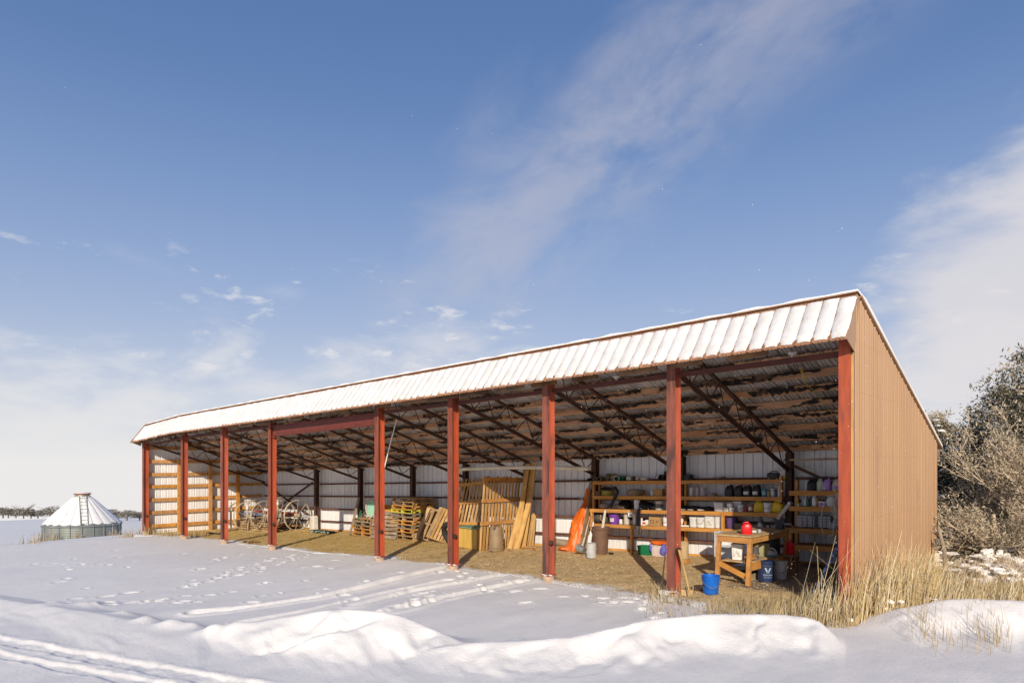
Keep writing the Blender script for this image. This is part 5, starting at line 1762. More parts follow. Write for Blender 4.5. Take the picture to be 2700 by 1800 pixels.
MB().tube([(-.25, .08, .1), (-.05, 0, .14), (.03, -.02, .05), (-.08, -.04, -.18), (-.20, -.06, -.42)], .042, 10).build('hose', M_BLACK, t, smooth=True)
MB().tube([(-.20, -.06, -.42), (-.24, -.065, -.50)], .04, 10).build('nozzle', M_STEEL, t, smooth=True)
# crates under the shelving
t = thing('green_crate', 'green plastic crate on the floor under the shelving', 'crate', G(1703, 1462))
MB().loft([(0, .165, .13), (.20, .18, .145), (.205, .19, .155), (.225, .19, .155), (.225, .175, .14), (.03, .155, .12)], 20, p=9).build('body', P_GREEN, t)
for k in range(5):
    MB().box((-.13 + .065 * k, -.148, .10), (.012, .012, .17)).build('rib', P_GREEN, t)
t = thing('clear_tote', 'cloudy plastic tote beside the green crate', 'tote', G(1742, 1465))
MB().loft([(0, .18, .14), (.25, .20, .16), (.255, .215, .175), (.27, .215, .175), (.27, .19, .15), (.03, .17, .13)], 20, p=9).build('body', pm('cloudy_tote', (.66, .56, .52), (.58, .48, .46), 3, rough=.3), t)
t = thing('cloth_heap', 'orange and violet-blue cloths spilling over the plastic tote', 'cloths', (G(1742, 1465)[0], G(1742, 1465)[1], G(1742, 1465)[2] + .25))
MB().blob((-.04, 0, .06), (.22, .15, .06), seed=311, amp=.35).build('orange_cloth', M_TARP, t, smooth=True)
M_VIOLET = pm('violet_blue_cloth', (.13, .13, .50), (.10, .10, .40), 6, rough=.7)
MB().blob((.16, -.14, -.08), (.085, .06, .15), seed=315, amp=.3).build('blue_cloth', M_VIOLET, t, smooth=True)
MB().blob((-.20, -.12, -.05), (.05, .06, .10), seed=316, amp=.3).build('blue_corner', M_VIOLET, t, smooth=True)
t = thing('floor_log', 'short round timber lying along the wall left of the tarpaulin', 'log', G(1478, 1440))
MB().tube([(-.55, 0, .1), (.35, .05, .1)], [.11, .10], 12).build('log', M_GREYWOOD, t, smooth=True)
t = thing('rag', 'small dark rag on the gravel beside the dustbin', 'rag', G(1611, 1461))
MB().blob((0, 0, .02), (.07, .05, .03), seed=330, amp=.5, flat=-.02).build('rag', M_RUBBER, t, smooth=True)

# ================================================================ pallets and stacked timber
def pallet_parts(parent, L=1.12, W=.95, mat=None, decks=7, dull=None):
    """a pallet lying flat: deck boards along x, three stringers along y... each board its own mesh"""
    m_ = mat or M_PALLET
    st, dk, bt = PM[(L, W)]
    for i in range(3):
        o = link('stringer', st[i], parent); o.data.materials.clear() if False else None
    for i in range(decks):
        link('deck_board', dk[i % len(dk)], parent, (0, -W / 2 + .05 + (W - .10) * i / (decks - 1), .115))
    for i in range(3):
        link('bottom_board', bt[i], parent)


PM = {}
PCOL = [M_PALLET, M_PALLET_OR, M_GREYWOOD, M_YELLOW]


def pallet_mesh(L, W, m_):
    st = []
    for i in range(3):
        x = (-L / 2 + .02, 0, L / 2 - .02)[i]
        mb = MB()
        # notched stringer: solid ends and middle, gap for forks
        for (ya, yb, za, zb) in ((-W / 2, W / 2, .065, .107), (-W / 2, -W / 2 + .15, .018, .065), (-.12, .12, .018, .065), (W / 2 - .15, W / 2, .018, .065)):
            mb.box((x, (ya + yb) / 2, (za + zb) / 2), (.038, yb - ya, zb - za))
        st.append(mb.mesh('stringer', m_))
    dk = [MB().box((0, 0, 0), (L, .088 if k else .12, .016)).mesh('deck_board', m_) for k in range(2)]
    bt = [MB().box((0, (-W / 2 + .06, 0, W / 2 - .06)[i], .009), (L, .10, .016)).mesh('bottom_board', m_) for i in range(3)]
    return st, dk, bt


PMESH = {k: pallet_mesh(1.10, .92, m_) for k, m_ in enumerate(PCOL)}


def pallet(label, loc, rot=(0, 0, 0), col=0, group='wooden pallets', decks=7):
    t = thing('pallet', label, 'pallet', loc, 0, group)
    t.rotation_euler = (Matrix.Rotation(rot[2], 3, 'Z') @ Matrix.Rotation(rot[0], 3, 'X') @ Matrix.Rotation(rot[1], 3, 'Z')).to_euler()
    st, dk, bt = PMESH[col]
    for i in range(3):
        link('stringer', st[i], t); link('bottom_board', bt[i], t)
    for i in range(decks):
        link('deck_board', dk[1 if 0 < i < decks - 1 else 0], t, (0, -.92 / 2 + .055 + (.92 - .11) * i / (decks - 1), .116))
    return t


ORD = ['bottom', 'second', 'third', 'fourth', 'fifth', 'sixth', 'seventh', 'eighth', 'ninth', 'tenth', 'eleventh', 'top']
rq = random.Random(17)
sx_, sy_ = -18.05, 14.72
z = fz(sx_) + .005
cols = [0, 0, 1, 2, 1, 0, 2, 3, 1, 0, 0]
for k in range(11):
    lab = 'pallet in the tall stack, %s from the ground' % ORD[k] if k not in (7, 10) else ('yellow-painted pallet high in the tall stack' if k == 7 else 'topmost pallet of the tall stack')
    pallet(lab, (sx_ + rq.uniform(-.05, .05) + (.03 if k > 8 else 0), sy_ + rq.uniform(-.03, .03), z), (0, 0, rq.uniform(-.05, .05)), cols[k], 'pallets in the tall stack', decks=6 + k % 2)
    z += .126
sx_, sy_ = -20.45, 14.80
z = fz(sx_) + .005
for k in range(5):
    pallet('pallet in the low stack, %s' % ('topmost' if k == 4 else ORD[k] + ' from the ground'), (sx_ + rq.uniform(-.04, .04), sy_ + rq.uniform(-.03, .03), z), (0, 0, rq.uniform(-.06, .06)), [1, 1, 1, 2, 0][k], 'pallets in the low stack')
    z += .126
low_top = z
# leaning pallets
p = onfloor(1026, 1421)
pallet('grey-brown pallet leaning against the front of the tall stack', (p.x - .25, p.y + .10, p.z + .44), (R_(76), 0, R_(14)), 2, 'leaning pallets')
p = onfloor(1128, 1426)
pallet('pallet with wide gaps leaning right of the tall stack', (p.x + .10, p.y + .22, p.z + .46), (R_(62), R_(78), R_(28)), 0, 'leaning pallets', decks=5)
p = onfloor(1160, 1428)
pallet('pale close-boarded pallet leaning nearest the sixth red post', (p.x + .14, p.y + .16, p.z + .46), (R_(60), R_(72), R_(36)), 0, 'leaning pallets', decks=8)
pallet('pallet half hidden behind the two leaning ones', (-16.6, 15.0, fz(-16.6) + .50), (R_(70), 0, R_(10)), 0, 'leaning pallets')
pallet('pallet standing behind the low stack', (-19.35, 15.0, fz(-19.4) + .62), (R_(80), 0, 0), 1, 'leaning pallets')

# hose reel on the low stack
t = thing('hose_reel', 'mint green hose reel with a tan hose loop on the low pallet stack', 'reel', (-20.15, 14.75, low_top + .03))
M_MINT = pm('mint_paint', (.33, .62, .46), (.26, .52, .38), 4, rough=.5)
for dx in (-.10, .10):
    MB().lathe([(.33, 0), (.33, .025), (0, .025)], 28, (0, dx - .012, .33), Matrix.Rotation(R_(90), 3, 'X')).lathe([(0, 0), (.33, 0)], 28, (0, dx - .012, .33), Matrix.Rotation(R_(90), 3, 'X')).build('flange', M_MINT, t, smooth=True)
MB().lathe([(.16, -.1), (.16, .1)], 20, (0, 0, .33), Matrix.Rotation(R_(90), 3, 'X')).build('drum', M_MINT, t, smooth=True)
MB().torus(.31, .028, (-.05, -.16, .34), Matrix.Rotation(R_(90), 3, 'X'), n=36).build('hose_loop', M_ROPE, t, smooth=True)
MB().tube([(.16, -.2, .16), (-.12, -.28, -.14)], .014, 6).build('white_stick', M_WHITEP, t)
# boards leaning at the back post
p = onfloor(923, 1409)
t = thing('leaning_planks', 'two weathered boards leaning on the dark back post beside the low stack', 'boards', p)
e = at(946, 1312, 15.1)
MB().beam((0, 0, 0), tuple(e - p), .13, .03, up=(0, 1, 0)).build('board', M_GREYWOOD, t)
e2 = at(948, 1345, 15.0)
MB().beam((.18, .05, 0), tuple(e2 - p + Vector((.1, 0, 0))), .07, .03, up=(0, 1, 0)).build('board', P_DKGREEN, t)
MB().beam((.26, .08, 0), tuple(e2 - p + Vector((.14, 0, -.12))), .06, .03, up=(0, 1, 0)).build('board', M_GREYWOOD, t)
t = thing('floor_timber', 'short timbers lying along the wall left of the low stack', 'timber', G(900, 1398))
for k in range(3):
    MB().beam((-.5, .12 * k, .06), (.45 - .1 * k, .12 * k, .06), .1, .1).build('timber', M_GREYWOOD, t)
# heap with green netting and white bits
t = thing('netting_heap', 'flat heap of dark green netting with white scraps on the straw', 'netting', G(850, 1403))
MB().blob((0, 0, .02), (.75, .35, .07), seed=351, amp=.35, flat=-.02).build('netting', plast('green_netting', (.03, .085, .05), .8), t, smooth=True)
rq = random.Random(21)
for k in range(34):
    a, r_q = rq.uniform(0, 6.28), math.sqrt(rq.random())
    c = (.75 * r_q * math.cos(a), .33 * r_q * math.sin(a), .07 * (1 - r_q * .6) + .01)
    MB().blob(c, (rq.uniform(.03, .06), rq.uniform(.02, .04), .02), seed=400 + k, amp=.4, n=7, k=4).build('white_scrap', M_WHITEP, t)

# slatted panels
def slat_panel(name, label, corners, nsl, rails, slat_w, group=None, mat=None):
    """corners: bottom-left, bottom-right, top-right, top-left in place; slats run from bottom to top"""
    bl, br, tr_, tl = [Vector(c) for c in corners]
    nrm_ = (br - bl).cross(tl - bl).normalized()
    t = thing(name, label, 'slat panel', bl, 0, group)
    rq_ = random.Random(len(label))
    for k in range(nsl):
        f = (k + .5) / nsl
        a = bl.lerp(br, f) - bl; b = tl.lerp(tr_, f) - bl
        dd = (b - a).normalized()
        MB().beam(tuple(a - dd * rq_.uniform(0, .02)), tuple(b + dd * rq_.uniform(-.02, .03)), .018, slat_w * rq_.uniform(.85, 1.05), up=tuple((br - bl).normalized())).build('slat', mat or M_SLAT, t)
    for g in rails:
        a = bl.lerp(tl, g) - bl - (br - bl) * .015 + nrm_ * .04; b = br.lerp(tr_, g) - bl + (br - bl) * .015 + nrm_ * .04
        MB().beam(tuple(a), tuple(b), .045, .10, up=tuple((tl - bl).normalized())).build('rail', M_AMBER, t)
    return t


def onx(u, v, X):
    d = ray(u, v)
    t = X / d.x
    return Vector((d.x * t, d.y * t, CAM_Z + d.z * t))


# tall panel standing end-on to the wall, seen from the right
PX = -13.42
bl, br = onx(1262, 1452, PX), onx(1358, 1438, PX)
tl, tr2 = onx(1274, 1256, PX - .12), onx(1374, 1258, PX - .12)
slat_panel('slat_panel', 'tall upright slatted wooden panel with three rails behind the khaki bin', (bl, br, tr2, tl), 12, (.36, .67, .965), .072)
# inclined panel behind the cupboard
Yp = 14.55
c_bl, c_br = at(1192, 1385, Yp), at(1262, 1385, Yp); c_tl, c_tr = at(1216, 1266, 15.1), at(1290, 1258, 15.1)
slat_panel('slat_panel', 'slatted wooden panel with slanting slats behind the yellow cupboard', (c_bl, c_br, c_tr, c_tl), 8, (.03, .48, .88), .085)
c_bl, c_br = at(1192, 1440, Yp - .1), at(1262, 1442, Yp - .1); c_tl, c_tr = at(1206, 1388, 14.6), at(1268, 1386, 14.6)
# cupboard
c0 = onfloor(1212, 1443); c1_ = onfloor(1248, 1449)
t = thing('yellow_cupboard', 'yellow plywood cupboard with a green top beside the sixth red post', 'cupboard', ((c0.x + c1_.x) / 2 + .05, (c0.y + c1_.y) / 2 + .28, fz(-14)), R_(-8))
M_PLY = pm('yellow_plywood', (.66, .44, .10), (.56, .35, .075), 2, rough=.6, stretch=(6, 6, .6))
MB().box((0, 0, .29), (.92, .5, .58)).build('carcass', M_PLY, t)
MB().box((-.13, -.256, .29), (.42, .012, .54)).build('door', M_PLY, t)
MB().box((.28, -.256, .29), (.34, .012, .54)).build('door', M_PLY, t)
MB().box((0, -.02, .60), (1.0, .58, .025)).build('top', pm('green_top', (.22, .38, .27), (.17, .3, .21), 5, rough=.6), t)
# tyre behind the post
t = thing('old_tyre', 'old black tyre standing behind the sixth red post', 'tyre', G(1188, 1436))
MB().torus(.28, .085, (0, 0, .36), Matrix.Rotation(R_(90), 3, 'X') @ Matrix.Rotation(.3, 3, 'X'), n=36, k=12).build('tyre', M_RUBBER, t, smooth=True)
# khaki bin
t = thing('khaki_bin', 'khaki brown dustbin in front of the upright slatted panel', 'dustbin', G(1308, 1451))
MB().lathe([(0, 0), (.215, 0), (.215, .05), (.205, .06), (.175, .64), (.16, .66), (0, .67)], 26).build('body', P_BROWN2, t, smooth=True)
MB().lathe([(.216, .07), (.222, .08), (.222, .11), (.214, .12)], 26).build('band', P_BROWN2, t, smooth=True)
MB().tube([(.03, -.15, .62), (.10, -.17, .60), (.12, -.16, .66)], .018, 6).build('twisted_wire', M_RUST, t, smooth=True)
# planks leaning up to the roof
p0 = onfloor(1352, 1444)
defs = [((1378, 1444), (1408, 1220), .20), ((1362, 1446), (1392, 1222), .16), ((1350, 1446), (1384, 1300), .15), ((1372, 1446), (1398, 1312), .17)]
t = thing('tall_planks', 'tall fresh planks leaning from the floor up to the roof', 'planks', p0)
for k, (b0_, e0_, w_) in enumerate(defs):
    a = onfloor(*b0_) + Vector((0, -.05 * k, 0)); e = at(e0_[0], e0_[1], 15.0 - .09 * k)
    MB().beam(tuple(a - p0), tuple(e - p0), w_, .035, up=(0, 1, 0)).build('plank', M_PLANK, t)
p0 = onfloor(1394, 1440)
t = thing('short_planks', 'three shorter pale planks leaning on the wall right of the tall planks', 'planks', p0)
for k, (b0_, e0_) in enumerate((((1388, 1441), (1402, 1355)), ((1396, 1440), (1407, 1353)), ((1403, 1439), (1410, 1358)))):
    a = onfloor(*b0_); e = at(e0_[0], e0_[1], 15.15)
    MB().beam(tuple(a - p0), tuple(e - p0), .085, .03, up=(0, 1, 0)).build('plank', M_PLANK, t)
t = thing('wood_offcuts', 'scatter of amber timber offcuts on the floor before the planks', 'offcuts', G(1390, 1446))
rq = random.Random(31)
for k in range(9):
    a = rq.uniform(0, 3.14)
    MB().box((rq.uniform(-.4, .4), rq.uniform(-.15, .15), .02 + .012 * (k % 3)), (rq.uniform(.18, .4), .07, .02), Rz(a)).build('offcut', M_AMBER, t)
for q, (u, v, X) in enumerate(((1410, 1310, 0), (1475, 1312, 0))):
    p = at(u, v, 15.3)
    t = thing('wall_hook', ('small black hook on the wall girt, left of two', 'small black hook on the wall girt, right of two')[q], 'hook', p)
    MB().tube([(0, 0, .03), (0, -.05, 0), (.02, -.06, -.05), (.03, -.03, -.07)], .012, 6).build('hook', M_BLACK, t, smooth=True)

# ================================================================ wheel line in the far bay
def line_wheel(label, loc, R0=.62, tilt=0.0, yaw=0.0):
    t = thing('spoked_wheel', label, 'wheel', loc, yaw, 'pale spoked irrigation wheels')
    Ry = Matrix.Rotation(R_(90), 3, 'Y')
    mb = MB()
    nseg = 44
    for k in range(nseg):
        a = 2 * math.pi * k / nseg
        for (dr, dx) in ((-.015, -.04), (.006, -.04), (.014, 0), (.006, .04), (-.015, .04), (-.006, 0)):
            r_q = R0 + dr
            mb.v.append((dx, r_q * math.cos(a), R0 + r_q * math.sin(a)))
    for k in range(nseg):
        for j in range(6):
            k2, j2 = (k + 1) % nseg, (j + 1) % 6
            mb.f.append((6 * k + j, 6 * k2 + j, 6 * k2 + j2, 6 * k + j2)); mb.m.append(0)
    mb.build('rim', M_WHEEL, t, smooth=True)
    MB().tube([(-.08, 0, R0), (.08, 0, R0)], .075, 14).build('hub', M_WHEEL, t, smooth=True)
    for k in range(10):
        a = 2 * math.pi * (k + .3) / 10
        s = .05 if k % 2 else -.05
        MB().tube([(s, .07 * math.cos(a), R0 + .07 * math.sin(a)), (0, (R0 - .01) * math.cos(a), R0 + (R0 - .01) * math.sin(a))], .009, 5).build('spoke', M_WHEEL, t)
    return t


W4 = [(-26.55, 13.20), (-26.2, 13.72), (-25.75, 14.18), (-25.3, 14.62)]
for k, (x, y) in enumerate(W4):
    line_wheel(('pale spoked wheel, nearest the third red post', 'pale spoked wheel, second from the third red post', 'pale spoked wheel just right of the fourth red post', 'pale spoked wheel nearest the back wall')[k], (x, y, fz(x) + .0), yaw=R_(4 * k - 6))
t = thing('axle_pipes', 'red and blue irrigation axle pipes on stands behind the wheels', 'pipes', (-27.2, 14.3, fz(-27.2)))
for k, (y0, z0, m_, r_q) in enumerate(((-.5, .62, plast('axle_blue', (.16, .22, .36), .5), .07), (.1, .66, plast('axle_red', (.32, .05, .045), .5), .07), (.35, .56, P_GREY, .06))):
    MB().tube([(-1.4, y0, z0), (1.3 + .5 * k, y0 + .35, z0 + .05)], r_q, 12).build('pipe', m_, t, smooth=True)
    MB().torus(r_q * 1.3, .02, (.4, y0 + .2, z0 + .03), Matrix.Rotation(R_(90), 3, 'Y')).build('coupling', M_RUST, t, smooth=True)
for x in (-1.0, .9):
    MB().beam((x, .0, 0), (x, .0, .58), .06, .06).beam((x, -.6, .50), (x, .55, .50), .06, .06).build('stand', M_DARKWOOD, t)
for q, (u, y, hh) in enumerate(((609, 13.0, 1.05), (652, 13.5, 1.10), (732, 14.4, 1.25))):
    x = xat(u, y)
    t = thing('sprinkler_riser', ('cream sprinkler riser left of the wheels', 'cream sprinkler riser inside the first wheel', 'cream sprinkler riser behind the fourth red post')[q], 'sprinkler', (x, y, fz(x)), 0, 'sprinkler risers among the wheels')
    MB().tube([(0, 0, 0), (0, .02, .12), (0, 0, .25), (0, 0, hh - .18)], .038, 10).build('pipe', M_WHEEL, t, smooth=True)
    MB().lathe([(.06, hh - .2), (.06, hh - .12), (.03, hh - .1), (.03, hh)], 12).build('collar', M_WHITEP, t, smooth=True)
    MB().tube([(0, 0, hh), (.12, .14, hh + .12), (.22, .26, hh + .18)], [.035, .025, .012], 8).tube([(.05, .05, hh + .06), (-.05, .02, hh + .12)], .015, 6).build('nozzle_arm', M_GREYWOOD, t, smooth=True)
t = thing('lumber_pile', 'low pile of brown boards and beams behind the wheels', 'lumber', (-27.3, 14.4, fz(-27.3)))
rq = random.Random(77)
for k in range(22):
    lay, c = divmod(k, 6)
    MB().beam((-1.6 + rq.uniform(-.3, .3), -.75 + .28 * c + rq.uniform(-.05, .05), .05 + .09 * lay), (1.5 + rq.uniform(-.5, .5), -.65 + .28 * c + rq.uniform(-.1, .1), .05 + .09 * lay), rq.uniform(.10, .22), .06).build('board', M_DARKWOOD if k % 3 else M_PALLET, t)
t = thing('pipe_bar', 'dark pipe lying on the straw at the edge of the snow', 'pipe', G(560, 1408))
MB().tube([(-.5, 0, .03), (.5, .1, .03)], .03, 8).build('pipe', M_RUBBER, t, smooth=True)
t = thing('bark_scraps', 'heap of brown bark scraps lying on the snow before the wheels', 'bark', (onfloor(662, 1431).x, onfloor(662, 1431).y, onfloor(662, 1431).z - .01))
for k in range(10):
    MB().box((rq.uniform(-.3, .3), rq.uniform(-.12, .12), .03 + rq.uniform(0, .03)), (rq.uniform(.12, .3), .05, .02), Matrix.Rotation(rq.uniform(-.4, .4), 3, 'Y') @ Rz(rq.uniform(0, 3))).build('scrap', M_DARKWOOD, t)

# ================================================================ grain bin
bx_, by_ = -51.1, 14.0
bin_ = thing('grain_bin', 'low round galvanised grain bin with a snowy cone roof in the field', 'grain bin', (bx_, by_, -3.45))
RB, HE, HC = 2.2, 1.57, 2.15
mb = MB()
nb, nh = 72, 30
for j in range(nh + 1):
    for k in range(nb):
        a = 2 * math.pi * k / nb
        r_q = RB + .012 * (1 if j % 2 else -1)
        mb.v.append((r_q * math.cos(a), r_q * math.sin(a), HE * j / nh))
for j in range(nh):
    for k in range(nb):
        k2 = (k + 1) % nb
        mb.f.append((j * nb + k, j * nb + k2, (j + 1) * nb + k2, (j + 1) * nb + k)); mb.m.append(0)
M_BINW = pm('bin_galvanised', (.34, .36, .33), (.25, .27, .25), 1.5, rough=.5, metal=.35, stretch=(1, 1, .3))
mb.build('wall', M_BINW, bin_, smooth=False)
NR = 22
for k in range(NR):
    a = 2 * math.pi * k / NR
    c, s = math.cos(a), math.sin(a)
    MB().tube([((RB + .03) * c, (RB + .03) * s, 0), ((RB + .03) * c, (RB + .03) * s, HE)], .03, 5).build('stiffener', M_BINW, bin_)
RC = .44
for k in range(NR):
    a0, a1 = 2 * math.pi * k / NR, 2 * math.pi * (k + 1) / NR
    def cone(a, f, up=0.0):
        r_q = (RB + .10) + (RC - RB - .10) * f
        return (r_q * math.cos(a), r_q * math.sin(a), HE - .06 + (HC * .86) * f + up)
    MB().add([cone(a0, 0), cone(a1, 0), cone(a1, 1), cone(a0, 1)], [(0, 1, 2, 3)]).build('roof_panel', M_BINW, bin_)
    MB().beam(cone(a0, .0, .015), cone(a0, 1, .015), .028, .04).build('roof_rib', M_BINW, bin_)
    # snow between the ribs, slipping at the eave
    mb = MB()
    rr2 = random.Random(900 + k)
    n1_, n2_ = 6, 9
    slip = rr2.uniform(.02, .07)
    for j in range(n2_ + 1):
        for i in range(n1_ + 1):
            f = slip * (1 + .9 * math.cos(math.pi * (i / n1_ - .5) * 2) * -.4) + (.985 - slip) * j / n2_
            e = .008 if rr2.random() < .85 else .05
            aa = a0 + (a1 - a0) * (e + (1 - 2 * e) * i / n1_)
            th = .05 * math.sin(math.pi * min(.97, max(.03, i / n1_))) ** .5 + .015
            if j in (0, n2_):
                th *= .5
            mb.v.append(cone(aa, f, th + .01))
    for j in range(n2_):
        for i in range(n1_):
            q = j * (n1_ + 1) + i
            mb.f.append((q, q + 1, q + n1_ + 2, q + n1_ + 1)); mb.m.append(0)
    mb.build('roof_snow', M_SNOW, bin_, smooth=True)
cz0 = HE - .06 + HC * .86
MB().lathe([(RC + .02, cz0 - .05), (RC - .02, cz0 + .10), (RC - .06, cz0 + .12)], 24).build('collar', M_BINW, bin_, smooth=True)
mb = MB().lathe([(RC - .03, cz0 + .11), (RC + .06, cz0 + .14), (RC + .06, cz0 + .20), (RC - .04, cz0 + .22), (0, cz0 + .24)], 28)
mb.build('lid', pm('rusted_lid', (.35, .13, .06), (.22, .08, .045), 6, rough=.7), bin_, smooth=True)
MB().lathe([(RC + .03, cz0 + .215), (RC - .02, cz0 + .25), (0, cz0 + .29)], 24).build('lid_snow', M_SNOW, bin_, smooth=True)
va = math.atan2(-by_, -bx_) + .05
lad = MB()
tv = Vector((-math.sin(va), math.cos(va), 0))
def cpt(f, side, up=.065):
    r_q = (RB + .10) + (RC - RB - .10) * f
    return Vector((r_q * math.cos(va), r_q * math.sin(va), HE - .06 + HC * .86 * f + up)) + tv * side
for s in (-.2, .2):
    lad.beam(cpt(.05, s), cpt(.98, s), .05, .05)
ld = lad.build('ladder', M_BINW, bin_)
for k in range(8):
    MB().beam(cpt(.08 + .118 * k, -.2), cpt(.08 + .118 * k, .2), .05, .045).build('rung', M_BINW, ld)
pb = Vector((bx_ + 1.6, by_ + 3.4, -2.4))
t = thing('field_marker', 'thin bent marker rod standing behind the grain bin', 'marker', pb)
MB().tube([(0, 0, 0), (0, 0, 1.6), (.05, 0, 2.25), (.08, 0, 2.32), (.3, 0, 2.33), (.42, 0, 2.25)], .022, 5).build('rod', M_RUST, t)
MB().tube([(0, 0, 1.0), (0, 0, 1.65)], .06, 6).build('sleeve', M_BLACK, t)

# ================================================================ plants
def leafmesh(name, centers, normals_up, size, mats, mat_of, rs):
    """many small leaf-sized faces; centers (n,3), size (n,)"""
    n = len(centers)
    a = rs.normal(size=(n, 3)); a /= np.linalg.norm(a, axis=1)[:, None]
    b = rs.normal(size=(n, 3)); b -= a * (a * b).sum(1)[:, None]; b /= np.linalg.norm(b, axis=1)[:, None]
    s = size[:, None]
    v = np.stack([centers - a * s, centers - b * s * .26, centers + a * s, centers + b * s * .26], 1).reshape(-1, 3)
    f = np.arange(4 * n).reshape(n, 4)
    me = bpy.data.meshes.new(name)
    me.vertices.add(4 * n); me.vertices.foreach_set('co', v.astype(np.float32).ravel())
    me.loops.add(4 * n); me.loops.foreach_set('vertex_index', f.ravel().astype(np.int32))
    me.polygons.add(n); me.polygons.foreach_set('loop_start', np.arange(0, 4 * n, 4, dtype=np.int32))
    for m_ in mats:
        me.materials.append(m_)
    me.polygons.foreach_set('material_index', np.asarray(mat_of, dtype=np.int32))
    me.update(calc_edges=True)
    return me


M_JUN = pm('juniper_green', (.030, .030, .021), (.055, .050, .034), 3, rough=.8, world_co=True)
M_JUN2 = pm('juniper_olive', (.27, .235, .155), (.20, .175, .11), 3, rough=.8, world_co=True)
M_JUN3 = pm('juniper_tan', (.54, .44, .31), (.42, .34, .23), 3, rough=.85, world_co=True)
M_BARK = pm('grey_bark', (.30, .24, .18), (.19, .15, .11), 8, rough=.9, world_co=True)
M_TWIG = pm('tan_twig', (.62, .50, .36), (.48, .385, .27), 5, rough=.9, world_co=True)
M_FAR = pm('far_juniper', (.20, .185, .15), (.28, .255, .215), .5, rough=.9, world_co=True)
M_FARD = pm('far_juniper_dark', (.115, .105, .085), (.16, .145, .12), .5, rough=.9, world_co=True)


def branchset(mb, start, direction, length, r, depth, rnd_, spread=.55, tips=None, gravity=0.0):
    pts = [Vector(start)]
    d = Vector(direction).normalized()
    seg = 3
    for k in range(seg):
        d = (d + Vector((rnd_.uniform(-1, 1), rnd_.uniform(-1, 1), rnd_.uniform(-.6, 1))) * .16 + Vector((0, 0, -gravity))).normalized()
        pts.append(pts[-1] + d * length / seg)
    mb.tube(pts, [r, r * .85, r * .7, r * .5], 5 if r > .02 else 3, caps=False)
    if depth == 0:
        if tips is not None:
            tips.append(pts[-1]); tips.append(pts[-2])
        return
    for k in range(rnd_.randint(3, 5)):
        at_ = pts[rnd_.randint(1, 3)]
        nd = (d + Vector((rnd_.uniform(-1, 1), rnd_.uniform(-1, 1), rnd_.uniform(-.7, 1))) * spread * 1.3).normalized()
        branchset(mb, at_, nd, length * rnd_.uniform(.5, .75), r * .55, depth - 1, rnd_, spread, tips, gravity)


def juniper(name, label, base, height, rad, seed, nclump, leaf, ncl_leaf, tone=(.6, .3, .1), snow=.05, low=.12, group=None, bare=0.0):
    rs = np.random.RandomState(seed)
    rn_ = random.Random(seed)
    t = thing(name, label, 'tree', base, 0, group)
    mb = MB()
    mb.tube([(0, 0, -.2), (.05, .02, height * .25), (-.06, .05, height * .55), (.02, .0, height * .85)], [.16 * rad / 1.6, .12 * rad / 1.6, .07 * rad / 1.6, .02], 8)
    # crown outline: lobes
    lob = rs.normal(size=(14, 3)); lob /= np.linalg.norm(lob, axis=1)[:, None]
    cl = []
    while len(cl) < nclump:
        d = rs.normal(size=3); d /= np.linalg.norm(d)
        bump_ = .92 + .20 * np.max(lob @ d) ** 4 - .12 * rs.rand()
        r_q = rs.rand() ** .38 * bump_
        p = np.array([d[0] * rad * r_q, d[1] * rad * r_q, height * (.54 + .47 * d[2] * r_q)])
        tz = p[2] / height
        w = 1.0 if tz < .55 else max(.25, 1 - 1.1 * (tz - .55))
        p[:2] *= w
        if p[2] > low * height:
            cl.append(p)
    cl = np.array(cl)
    for p in cl[:: max(1, nclump // 42)]:
        z0 = height * min(.8, max(.08, p[2] / height * .62))
        mid_ = Vector((p[0] * .5, p[1] * .5, (z0 + p[2]) / 2 - .03 * height))
        mb.tube([(0, 0, z0), tuple(mid_), tuple(p)], [.045 * rad / 1.6, .028 * rad / 1.6, .010], 5, caps=False)
    mb.build('trunk', M_BARK, t, smooth=True)
    # leaves
    rep = ncl_leaf
    c = np.repeat(cl, rep, axis=0)
    off = rs.normal(size=c.shape) * np.array([.13, .13, .10]) * (rad / 1.6) ** .5
    c = c + off
    upn = off[:, 2] + .02 * rs.normal(size=len(c))
    tone_r = rs.rand(len(cl)); tr = np.repeat(tone_r, rep) + .25 * rs.normal(size=len(c))
    mi = np.where(tr < tone[0], 0, np.where(tr < tone[0] + tone[1], 1, 2))
    size = leaf * (0.55 + .9 * rs.rand(len(c)))
    me = leafmesh('crown', c, None, size, [M_JUN, M_JUN2, M_JUN3], mi, rs)
    link('crown', me, t)
    if snow > 0:
        k = int(nclump * snow)
        sel = cl[rs.choice(len(cl), k, replace=False)]
        sm = MB()
        for i, p in enumerate(sel):
            s = rs.uniform(.05, .13) * (rad / 1.6)
            sm.blob((p[0], p[1], p[2] + .1), (s * 1.3, s, s * .6), seed=int(seed * 7 + i), amp=.35, n=8, k=5)
        o = sm.build('branch_snow', M_SNOW, t, smooth=True)
        o['kind'] = 'stuff'
    return t


def spot(u, d, dz=0.0):
    p = FWD * d + RGT * ((u - 1350) / 1800 * d)
    return (p.x, p.y, snow_z(p.x, p.y) + dz)


